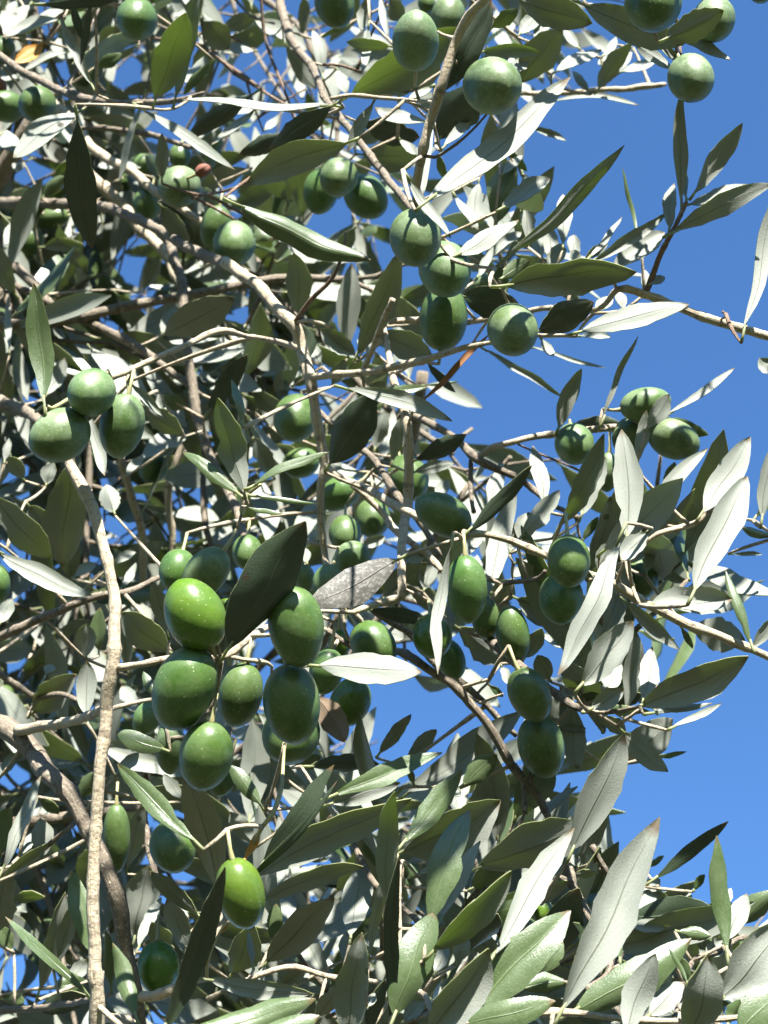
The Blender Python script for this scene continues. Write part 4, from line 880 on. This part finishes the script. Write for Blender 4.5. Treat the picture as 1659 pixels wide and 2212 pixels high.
# gaps in the crown where the sky shows (col, row, x, y, half width, half height)
GAPS = [(0, 0, 720, 95, 60, 60), (0, 0, 790, 500, 110, 90), (0, 0, 1170, 500, 100, 100), (0, 0, 1490, 190, 60, 60), (0, 0, 1170, 780, 140, 110), (0, 0, 730, 730, 110, 60), (0, 0, 400, 450, 110, 110),
        (0, 0, 720, 980, 60, 90), (0, 0, 240, 1120, 160, 90), (0, 0, 860, 1580, 130, 110), (0, 0, 1350, 560, 120, 90), (0, 0, 1560, 430, 130, 90), (0, 1, 70, 120, 90, 60), (0, 1, 820, 90, 90, 120), (0, 1, 740, 380, 70, 100),
        (0, 1, 940, 350, 110, 140), (0, 1, 30, 480, 50, 120), (0, 1, 1580, 400, 80, 90), (0, 1, 880, 1450, 90, 60), (0, 1, 1180, 1560, 110, 80), (0, 1, 930, 1220, 70, 60), (0, 1, 210, 1330, 60, 60), (1, 0, 270, 100, 50, 110),
        (1, 0, 530, 240, 110, 100), (1, 0, 90, 390, 90, 140), (1, 0, 295, 540, 60, 70), (1, 0, 110, 800, 120, 60), (1, 0, 640, 1410, 120, 120), (1, 0, 1290, 1080, 90, 110), (1, 1, 80, 430, 90, 90), (1, 1, 580, 780, 180, 90),
        (1, 1, 450, 950, 60, 80), (1, 1, 640, 1350, 90, 130), (1, 1, 1000, 160, 60, 90), (1, 1, 700, 1180, 60, 80), (0, 2, 60, 230, 70, 60), (0, 2, 800, 210, 90, 80), (0, 2, 600, 320, 60, 60), (0, 2, 120, 1050, 110, 170),
        (0, 2, 380, 1460, 70, 50), (0, 2, 280, 880, 70, 70), (0, 2, 890, 460, 80, 40), (0, 3, 130, 560, 70, 80), (0, 3, 480, 400, 70, 110), (0, 3, 130, 1200, 90, 80), (0, 3, 150, 1350, 90, 50), (0, 3, 690, 870, 50, 60),
        (0, 3, 1290, 800, 50, 110), (0, 3, 520, 1180, 50, 80), (1, 3, 380, 620, 130, 80), (1, 3, 250, 900, 110, 110), (1, 3, 470, 1200, 60, 170), (0, 2, 1570, 1490, 60, 100), (1, 2, 800, 200, 70, 90), (0, 2, 1080, 120, 60, 80),
        (0, 1, 480, 560, 40, 60), (0, 3, 960, 350, 50, 60)]
# ------------------------------------------------------------------ build the branches
BARKS = {'p': BARK, 'o': BARK_OLD, 'r': BARK_RED, 'y': STALK}
branch_mesh, branch_mat = [], []
node_p, node_b, node_r = [], [], []                    # points a stalk can join: position, branch, radius
for bi, (tile, kind, pts) in enumerate(BRANCHES):
    rows = []
    for (x, y, d, hw) in pts:
        rows.append((*at(tile[0] * TS + x, tile[1] * TS + y, d), max(hw * pxm(d) * (.92 if d < .72 else .74), 0.0004)))
    rmean = np.mean([r[3] for r in rows])
    rows = catmull(rows, max(0.0025, rmean * 1.1))
    r_ = random.Random(100 + bi)
    jit = np.array([[r_.gauss(0, 1) for _ in range(3)] for _ in rows])
    for _ in range(3):
        jit[1:-1] = (jit[:-2] + jit[1:-1] + jit[2:]) / 3
    rows[1:-1, :3] += jit[1:-1] * rmean * 0.26
    m = Mesh()
    tube(m, rows, 10 if rmean > 0.0012 else 7, 0, lumpy=0.1 if kind != 'y' else 0.03, seed=bi, jag=0.035)
    branch_mesh.append(m)
    branch_mat.append(kind)
    for r in rows[::2]:
        node_p.append(r[:3]); node_b.append(bi); node_r.append(r[3])

# ------------------------------------------------------------------ leaves: blades first, then each is joined to the nearest wood
def camvec(v):
    return np.array([v @ RT, v @ UP, -(v @ FW)])


todo = []                                              # (joint point, thickness, kind of object, payload)
leaf_specs = []
seed = 1000
for tile, lst in LEAVES.items():
    for row in lst:
        bx, by, tx, ty, w, d, side, k = row[:8]
        bow = row[8] if len(row) > 8 else None
        kind = row[9] if len(row) > 9 else 'N'
        for kk, lst_ in KINDS_AT.items():
            if (*tile, bx, by) in lst_:
                kind = kk
        seed += 1
        r_ = random.Random(seed)
        gx0, gy0, gx1, gy1 = bx + tile[0] * TS, by + tile[1] * TS, tx + tile[0] * TS, ty + tile[1] * TS
        n = unit(np.array([r_.uniform(-.22, .22), k + r_.uniform(-.1, .1), 1.0]))   # the face that shows: right, up, towards the viewer
        ax, ay = (gx1 - gx0) * pxm(d), -(gy1 - gy0) * pxm(d)
        az = -(n[0] * ax + n[1] * ay) / n[2]
        lim = 0.75 * math.hypot(ax, ay)
        az = max(-lim, min(lim, az))
        dz = az * 0.5
        base = at(gx0, gy0, d + dz)
        tip = at(gx1, gy1, d - dz)
        axis = tip - base
        L = np.linalg.norm(axis)
        a = unit(axis)
        nw = to_world(n)
        nw = unit(nw - a * (nw @ a))
        wv = camvec(np.cross(a, nw))
        pr = unit(np.array([-ay, ax]))
        f = max(0.4, abs(wv[0] * pr[0] + wv[1] * pr[1]))
        width = 0.93 * w * pxm(d) / f
        up = nw if side == 'T' else -nw
        bend = (bow if bow is not None else r_.uniform(-.07, .08))
        leaf_specs.append(dict(base=base, axis=axis, up=up, L=L, w=width, bend=bend, sickle=r_.uniform(-.04, .04), curl=r_.uniform(.05, .5), fold=r_.uniform(0.0, .45),
                               twist=r_.uniform(-.8, .8), kind=kind, seed=seed, blunt=r_.uniform(0, .7), pet=min(0.006, 0.12 * L), d=d))

olive_specs = []
for tile, lst in OLIVES.items():
    for (x, y, a_, b_, ang, d, skin, label) in lst:
        olive_specs.append((tile, x, y, a_, b_, ang, d, skin, label, 'olive'))
for (tile, x, y, a_, b_, ang, d, label) in DRIED:
    olive_specs.append((tile, x, y, a_, b_, ang, d, 'r', label, 'dried_olive'))

olive_objs = []
NODES = np.array(node_p)
for oi, (tile, x, y, a_, b_, ang, d, skin, label, name) in enumerate(olive_specs):
    r_ = random.Random(500 + oi)
    c = at(tile[0] * TS + x, tile[1] * TS + y, d)
    b = b_ * pxm(d) * 1.03
    va = a_ * pxm(d) * 1.03
    ra = max(va, b * 1.26)
    s2 = (va * va - b * b) / max(ra * ra - b * b, 1e-9)
    s = math.sqrt(min(1, max(0.12, s2)))
    q = math.radians(ang)
    best = None
    for flip in (0, math.pi):                          # the stalk end is the one nearer the wood
        ax_ = to_world(np.array([math.sin(q + flip) * s, math.cos(q + flip) * s, -math.sqrt(max(0, 1 - s * s))]))
        dn = np.min(np.linalg.norm(NODES - (c + ax_ * (ra + .006)), axis=1)) * (1.0 if ax_ @ UP > 0 else 1.8)
        if best is None or dn < best[0]:
            best = (dn, ax_)
    axis = best[1]
    e1 = unit(np.cross(axis, RT + 0.3 * UP))
    e2 = np.cross(axis, e1)
    m = Mesh()
    NS, NR = 28, 20
    verts, faces, uvs = [], [], []
    wr = name == 'dried_olive'
    asym = r_.uniform(-.05, .05)
    for i in range(NR + 1):
        th = math.pi * i / NR
        zz = math.cos(th)
        rr = math.sin(th) ** 0.94
        rr *= 1 + 0.05 * zz * r_.choice([1]) - 0.03 * zz * zz
        if i == NR:
            zz -= 0.025
        if i == NR - 1:
            zz -= 0.008
        if i == 0:
            zz -= 0.035
        for kx in range(NS):
            an = 2 * math.pi * kx / NS
            rad = b * rr
            if wr:
                rad *= 1 + 0.09 * math.sin(5 * an + 2 * zz) + r_.uniform(-.05, .05)
            verts.append(axis * (ra * zz) + e1 * (rad * math.cos(an) + asym * b * (1 - zz * zz)) + e2 * rad * math.sin(an))
            uvs.append((kx / NS, i / NR))
    for i in range(NR):
        for kx in range(NS):
            k2 = (kx + 1) % NS
            faces.append((i * NS + kx, (i + 1) * NS + kx, (i + 1) * NS + k2, i * NS + k2))
    m.add(verts, faces, 0, True, uvs)
    ob = m.build(name, [OLIVE[skin]])
    ob.location = c
    ob['label'] = label
    ob['category'] = 'olive'
    ob['group'] = 'olives on the tree' if name == 'olive' else 'shrivelled olives'
    top = axis * ra * 0.965
    olive_objs.append((ob, c, top, axis, ra))
    todo.append((c + top + axis * 0.007 + np.array([0, 0, 0.003]), 0.00055, 'olive', len(olive_objs) - 1))

for li, s in enumerate(leaf_specs):
    todo.append((s['base'] - unit(s['axis']) * s['pet'], 0.0005, 'leaf', li))

# nearest first; every joining shoot becomes wood that later ones may join
P = np.array(node_p)
B = list(node_b)
near = []
for t in todo:
    near.append(np.min(np.linalg.norm(P - t[0], axis=1)))
owner = {}
far = 0
for ti in np.argsort(near):
    pt, rad, kind, idx = todo[ti]
    dd = np.linalg.norm(P - pt, axis=1)
    j = int(np.argmin(dd))
    bi = B[j]
    owner[(kind, idx)] = bi
    dist = dd[j]
    if dist > 0.10:
        far += 1
    q = P[j]
    if dist > 0.0015:
        if kind == 'leaf':
            dirn = -unit(leaf_specs[idx]['axis'])
        else:
            dirn = olive_objs[idx][3]
        mid = (pt + q) / 2 + dirn * dist * 0.05 + FW * dist * 0.08
        n = max(3, int(dist / 0.004))
        rows = []
        for t in np.linspace(0, 1, n):
            p = q * (1 - t) ** 2 + mid * 2 * t * (1 - t) + pt * t * t
            rows.append((*p, (0.0006 + min(dist, .08) * 0.008) * (1 - t) + rad * t))
        tube(branch_mesh[bi], rows, 6, 1, lumpy=0.1, seed=int(ti))
        P = np.vstack([P, np.array(rows)[1:, :3]])
        B.extend([bi] * (n - 1))
print('joins longer than 10 cm:', far, 'of', len(todo))

branch_objs = []
for bi, m in enumerate(branch_mesh):
    o_ = np.array(m.v[0])
    ob = m.build('branch', [BARKS[branch_mat[bi]], BARK if branch_mat[bi] != 'r' else BARK_RED], None, o_)
    hang(ob)
    ob['_o'] = [float(v) for v in o_]
    branch_objs.append((ob, o_))

fol, twg = Mesh(), Mesh()
big = set(sorted(range(len(leaf_specs)), key=lambda i: -leaf_specs[i]['L'] * leaf_specs[i]['w'] / leaf_specs[i]['d'] ** 2)[:318])
for li, s in enumerate(leaf_specs):
    m = Mesh() if (li in big or s['kind'] != 'N') else fol
    leaf_shape(m, s['base'], s['axis'], s['up'], s['L'], s['w'], seg=12, bend=s['bend'], sickle=s['sickle'], curl=s['curl'], fold=s['fold'], twist=s['twist'],
               petiole=s['pet'], pr=0.00055, seed=s['seed'], blunt=s['blunt'],
               bite=(0.25 + (s['seed'] % 5) * .12, 0.07, 1 if s['seed'] % 3 else -1) if s['seed'] % 8 == 3 else None)
    if m is fol:
        continue
    ob, o_ = branch_objs[owner[('leaf', li)]]
    lo = m.build('leaf', LEAFMATS[s['kind']], None, s['base'])
    lo.parent = ob
    lo.location = s['base'] - o_
for ob, _ in branch_objs:
    del ob['_o']

for (ob, c, top, axis, ra) in olive_objs:
    m = Mesh()
    e = top + axis * 0.007 + np.array([0, 0, 0.003])
    tube(m, [(*(top - axis * 0.0012), 0.0011), (*(top + axis * 0.0006), 0.0009), (*(top + axis * 0.003 + np.array([0, 0, .0005])), 0.0006), (*e, 0.0006)], 7, 0, lumpy=0.05, seed=3)
    st = m.build('stalk', [STALK])
    st.parent = ob

# ------------------------------------------------------------------ foliage further back
R2 = random.Random(42)


WINDOWS = [[R2.random() for _ in range(40)] for _ in range(40)]


def dens(gx, gy):
    fx, fy = gx / TX * 16, gy / TY * 21
    if fx < -3 or fy < -3 or fy > 23.5:
        return 0
    if fx > 19:
        return 0
    i = min(max(int(fx), 0), 15)
    j = min(max(int(fy), 0), 20)
    v = int(DENS[j][i])
    for (ga, gb, gx_, gy_, gw, gh) in GAPS:
        if ((gx - ga * TS - gx_) / gw) ** 2 + ((gy - gb * TS - gy_) / gh) ** 2 < 1.0:
            return 0 if v < 3 else 1
    if v > 4 and WINDOWS[int(fy * 1.6) % 40][int(fx * 1.6) % 40] < .14:
        return 1                                       # a gap in the leaves
    return v


nleaf = 0
SEGC = (-1, -.45, 0, .45, 1)
for b in range(52):
    for _try in range(200):
        gx, gy = R2.uniform(-0.12, 0.66) * TX, R2.uniform(-0.1, 1.05) * TY
        if R2.random() < (dens(gx, gy) / 9.0) ** 1.5:
            break
    d0 = R2.uniform(.86, 1.6)
    p = at(gx, gy, d0)
    dirv = unit(np.array([R2.uniform(-.2, 1.0), R2.uniform(-.7, .7), R2.uniform(-.9, .5)]))
    L = R2.uniform(.3, .6)
    pts = []
    n = 9
    q = p - dirv * L * 0.5
    cur = dirv.copy()
    for i in range(n + 1):
        pts.append((*q, 0.0035 * (1 - 0.65 * i / n) * R2.uniform(.9, 1.1)))
        cur = unit(cur + np.array([R2.gauss(0, .16), R2.gauss(0, .16), R2.gauss(-.05, .16)]))
        q = q + cur * L / n
    ok = []
    for r in pts:                                      # it ends where the crown ends
        if dens(*project(r[:3])[:2]) < 1 or (ok and dens(*project(r[:3])[:2]) < 3 and len(ok) > 5):
            if len(ok) > 3:
                break
            ok = []
            continue
        ok.append(r)
    pts = ok
    if len(pts) < 4:
        continue
    rows = catmull(pts, 0.012)
    m = Mesh()
    tube(m, rows, 7, 0, lumpy=0.06, seed=b)
    o_ = rows[0, :3]
    ob = m.build('branch', [BARK_OLD], None, o_)
    hang(ob)
    for tnum in range(int(L / 0.036)):
        r0 = rows[R2.randrange(len(rows))]
        td = unit(np.array([R2.gauss(0, 1), R2.gauss(0, .8), R2.gauss(-.15, .9)]) + 0.5 * dirv)
        TL = R2.uniform(.05, .17)
        nn = max(3, int(TL / 0.014))
        q = r0[:3].copy()
        tr = []
        cur = td.copy()
        side = unit(np.cross(cur, np.array([R2.gauss(0, 1), R2.gauss(0, 1), R2.gauss(0, 1)])))
        for i in range(nn + 1):
            gx, gy, dd = project(q)
            if dens(gx, gy) == 0 or dd < .8:
                break
            tr.append((*q, 0.0014 * (1 - .6 * i / nn)))
            if i > 0:
                side = unit(np.cross(cur, side))
                for sg in (-1, 1):
                    if R2.random() < .16:
                        continue
                    la = unit(cur * R2.uniform(.5, 1.1) + side * sg * R2.uniform(.6, 1.0) + np.array([0, 0, R2.uniform(-.5, .1)]))
                    ll = R2.uniform(.04, .068)
                    tipp = q + la * ll
                    mx_, my_, _d = project(q + la * ll * .55)
                    tx_, ty_, _d = project(tipp)
                    dm = dens(mx_, my_)
                    if dens(tx_, ty_) < 2 or dm < 2 or R2.random() > (dm / 9.0) ** 1.1 * 1.05:
                        continue
                    upv = np.array([R2.gauss(0, .8), R2.gauss(0, .8), R2.gauss(0, .8)]) + 1.15 * FW
                    leaf_shape(fol, q + la * .004, la, upv, ll, R2.uniform(.0115, .0168), seg=6 if _d < 1.15 else 5, cross=SEGC if _d < 1.15 else (-1, 0, 1), bend=R2.uniform(-.07, .08), sickle=R2.uniform(-.04, .04), curl=R2.uniform(.1, .35),
                               fold=R2.uniform(.05, .3), twist=R2.uniform(-.8, .8), petiole=.005 if _d < 1.15 else 0, pr=.0006, seed=R2.randrange(10 ** 6))
                    nleaf += 1
            cur = unit(cur + np.array([R2.gauss(0, .15), R2.gauss(0, .15), R2.gauss(-.05, .15)]))
            q = q + cur * TL / nn
        if len(tr) >= 2:
            tube(twg, catmull(tr, .012), 5, 0, lumpy=.05, seed=tnum)
# leafy shoots filling in behind the near leaves along the bottom and at the right
R4 = random.Random(5)
for (x0, x1, y0, y1, cnt) in ((.36, 1.02, .9, 1.06, 30), (.62, .86, .5, .74, 9), (.3, .6, .8, .95, 8), (.55, .7, .16, .3, 5)):
    for k in range(cnt):
        q = at(R4.uniform(x0, x1) * TX, R4.uniform(y0, y1) * TY, R4.uniform(.58, .8))
        cur = unit(RT * R4.gauss(.35, .5) + UP * R4.uniform(.2, 1) - FW * R4.gauss(0, .4))
        TL = R4.uniform(.05, .1)
        nn = int(TL / .014)
        side = unit(np.cross(cur, np.array([R4.gauss(0, 1), R4.gauss(0, 1), R4.gauss(0, 1)])))
        tr = []
        for i in range(nn + 1):
            if dens(*project(q)[:2]) < 2:
                break
            tr.append((*q, .0012 * (1 - .6 * i / nn)))
            side = unit(np.cross(cur, side))
            for sg in (-1, 1):
                la = unit(cur * R4.uniform(.7, 1.2) + side * sg * R4.uniform(.5, .9))
                ll = R4.uniform(.04, .062)
                tx_, ty_, _d = project(q + la * ll)
                mx_, my_, _d = project(q + la * ll * .5)
                if dens(tx_, ty_) == 0 or R4.random() > dens(mx_, my_) / 6.0 + .1:
                    continue
                upv = np.array([R4.gauss(0, .7), R4.gauss(0, .7), R4.gauss(0, .7)]) + FW * .9
                leaf_shape(fol, q + la * .004, la, upv, ll, R4.uniform(.010, .0145), seg=8, cross=SEGC, bend=R4.uniform(-.07, .08), sickle=R4.uniform(-.04, .04), curl=R4.uniform(.05, .4),
                           fold=R4.uniform(0, .4), twist=R4.uniform(-.7, .7), petiole=.005, pr=.0006, seed=R4.randrange(10 ** 6), blunt=R4.uniform(0, .6))
                nleaf += 1
            cur = unit(cur + np.array([R4.gauss(0, .12), R4.gauss(0, .12), R4.gauss(0, .12)]))
            q = q + cur * TL / nn
        if len(tr) > 1:
            tube(twg, catmull(tr, .01), 5, 0, lumpy=.05, seed=k)
# the rest of the crown, round the trunk and out of the view
R3 = random.Random(77)
for k in range(420):
    while True:
        e = np.array([R3.uniform(-1, 1), R3.uniform(-1, 1), R3.uniform(-1, 1)])
        if 0.25 < e @ e < 1:
            break
    p = TRUNK_AT + np.array([-.1, -.1, 2.75]) + e * np.array([1.25, 1.3, 1.1])
    td = unit(e + np.array([R3.gauss(0, .5), R3.gauss(0, .5), R3.gauss(-.3, .5)]))
    tr = [(*p, .0014), (*(p + td * .08), .0011), (*(p + td * .16 - np.array([0, 0, .015])), .0007)]
    seen = False
    for r in (tr[0], tr[2]):
        gx, gy, dd = project(r[:3])
        if dd > 0.05 and -0.22 * TX < gx < 1.2 * TX and -0.2 * TY < gy < 1.2 * TY:
            seen = True
    for s_ in np.linspace(.1, 2.4, 14):                # the gap the sun shines through
        gx, gy, dd = project(p - SUN_DIR * s_)
        if .3 < dd < 1.8 and -0.05 * TX < gx < 1.05 * TX and -.05 * TY < gy < 1.05 * TY:
            seen = True
    if seen or p[0] > -.25 or p[2] < 1.5:
        continue
    tube(twg, tr, 4, 0)
    for i in range(11):
        q = p + td * .16 * i / 10
        la = unit(td * .6 + np.array([R3.gauss(0, .8), R3.gauss(0, .8), R3.gauss(-.2, .8)]))
        leaf_shape(fol, q, la, np.array([R3.gauss(0, .7), R3.gauss(0, .7), R3.gauss(.5, .6)]), R3.uniform(.045, .07), R3.uniform(.011, .016), seg=4, cross=(-1, 0, 1), fold=.2, petiole=0, seed=i)
        nleaf += 1
SUNNY = [at(cx * TS + x, cy * TS + y, d) for cx, cy, x, y, d in ((1, 0, 1450, 1000, .515), (1, 0, 1700, 780, .515), (1, 0, 1035, 200, .55), (1, 0, 1533, 500, .52), (1, 0, 1035, 1450, .545), (2, 0, 1130, 450, .555),
          (1, 1, 1665, 400, .55), (0, 2, 1262, 560, .47), (1, 2, 740, 1020, .5), (2, 1, 865, 930, .6), (0, 1, 590, 800, .5), (0, 1, 385, 1050, .5), (2, 1, 1300, 1700, .5), (2, 2, 500, 600, .48), (1, 1, 1225, 90, .565))]


def shades(q):
    for s_ in SUNNY:
        v = s_ - q
        t_ = -(v @ SUN_DIR)
        if t_ > 0 and np.linalg.norm(v + SUN_DIR * t_) < .032:
            return True
    return False


# unseen shoots added above the view to dapple the near branches with shade
for k in range(20):
    gx, gy, d = R3.uniform(-.05, 1.05) * TX, R3.uniform(-.42, -.12) * TY, R3.uniform(.42, .78)
    p = at(gx, gy, d)
    td = unit(np.array([R3.gauss(0, 1), R3.gauss(0, .6), R3.gauss(0, .3)]))
    tube(twg, [(*(p - td * .02), .0014), (*(p + td * .06), .0011), (*(p + td * .13), .0007)], 5, 0)
    for i in range(8):
        q = p + td * .13 * i / 7
        la = unit(td * .7 + np.array([R3.gauss(0, .8), R3.gauss(0, .8), R3.gauss(0, .5)]))
        gx1, gy1, _d = project(q + la * .06)
        if gy1 > -.03 * TY or shades(q + la * .03):
            continue
        leaf_shape(fol, q, la, np.array([R3.gauss(0, .7), R3.gauss(0, .7), R3.gauss(.5, .6)]), R3.uniform(.045, .07), R3.uniform(.011, .016), seg=6, cross=SEGC, fold=.2, curl=.2, petiole=.004, seed=i)
        nleaf += 1
print('leaves further back:', nleaf, 'hero leaves', len(leaf_specs), 'tris', len(fol.f) * 2)
fo = fol.build('foliage', LEAFMATS['P'])
hang(fo)
fo['kind'] = 'stuff'
tw = twg.build('twigs', [BARK_OLD])
hang(tw)
tw['kind'] = 'stuff'

# ------------------------------------------------------------------ trunk and main limbs outside the view, down to the ground
tm = Mesh()
trunk_rows = [(0, 0, -.1, .2), (0.02, 0.02, .15, .16), (-.02, .05, .5, .13), (.05, .02, .9, .12), (.02, -.05, 1.3, .11), (.08, -.08, 1.7, .09)]
tube(tm, catmull([(*(np.array(r[:3]) + TRUNK_AT), r[3]) for r in trunk_rows], .05), 16, 0, lumpy=.08, seed=5, jag=.06)
limb_ends = [at(-200, 1300, .98), at(-120, TS - 100, .92), at(-120, TS + 880, .8), at(-160, 3 * TS - 330, .62), at(300, 640, .98), at(-120, 290, .78)]
for k, e in enumerate(limb_ends):
    s0 = TRUNK_AT + np.array([.08, -.08, 1.62])
    mid = (s0 + e) / 2 + np.array([-.05, .1, .06 + .05 * k])
    tube(tm, catmull([(*s0, .045), (*(s0 * .6 + mid * .4 + np.array([0, 0, .03])), .035), (*mid, .022), (*(mid * .4 + e * .6), .012), (*e, .0045)], .03), 10, 0, lumpy=.06, seed=20 + k, jag=.05)
tk = tm.build('trunk', [BARK_OLD], None, TRUNK_AT)
hang(tk)
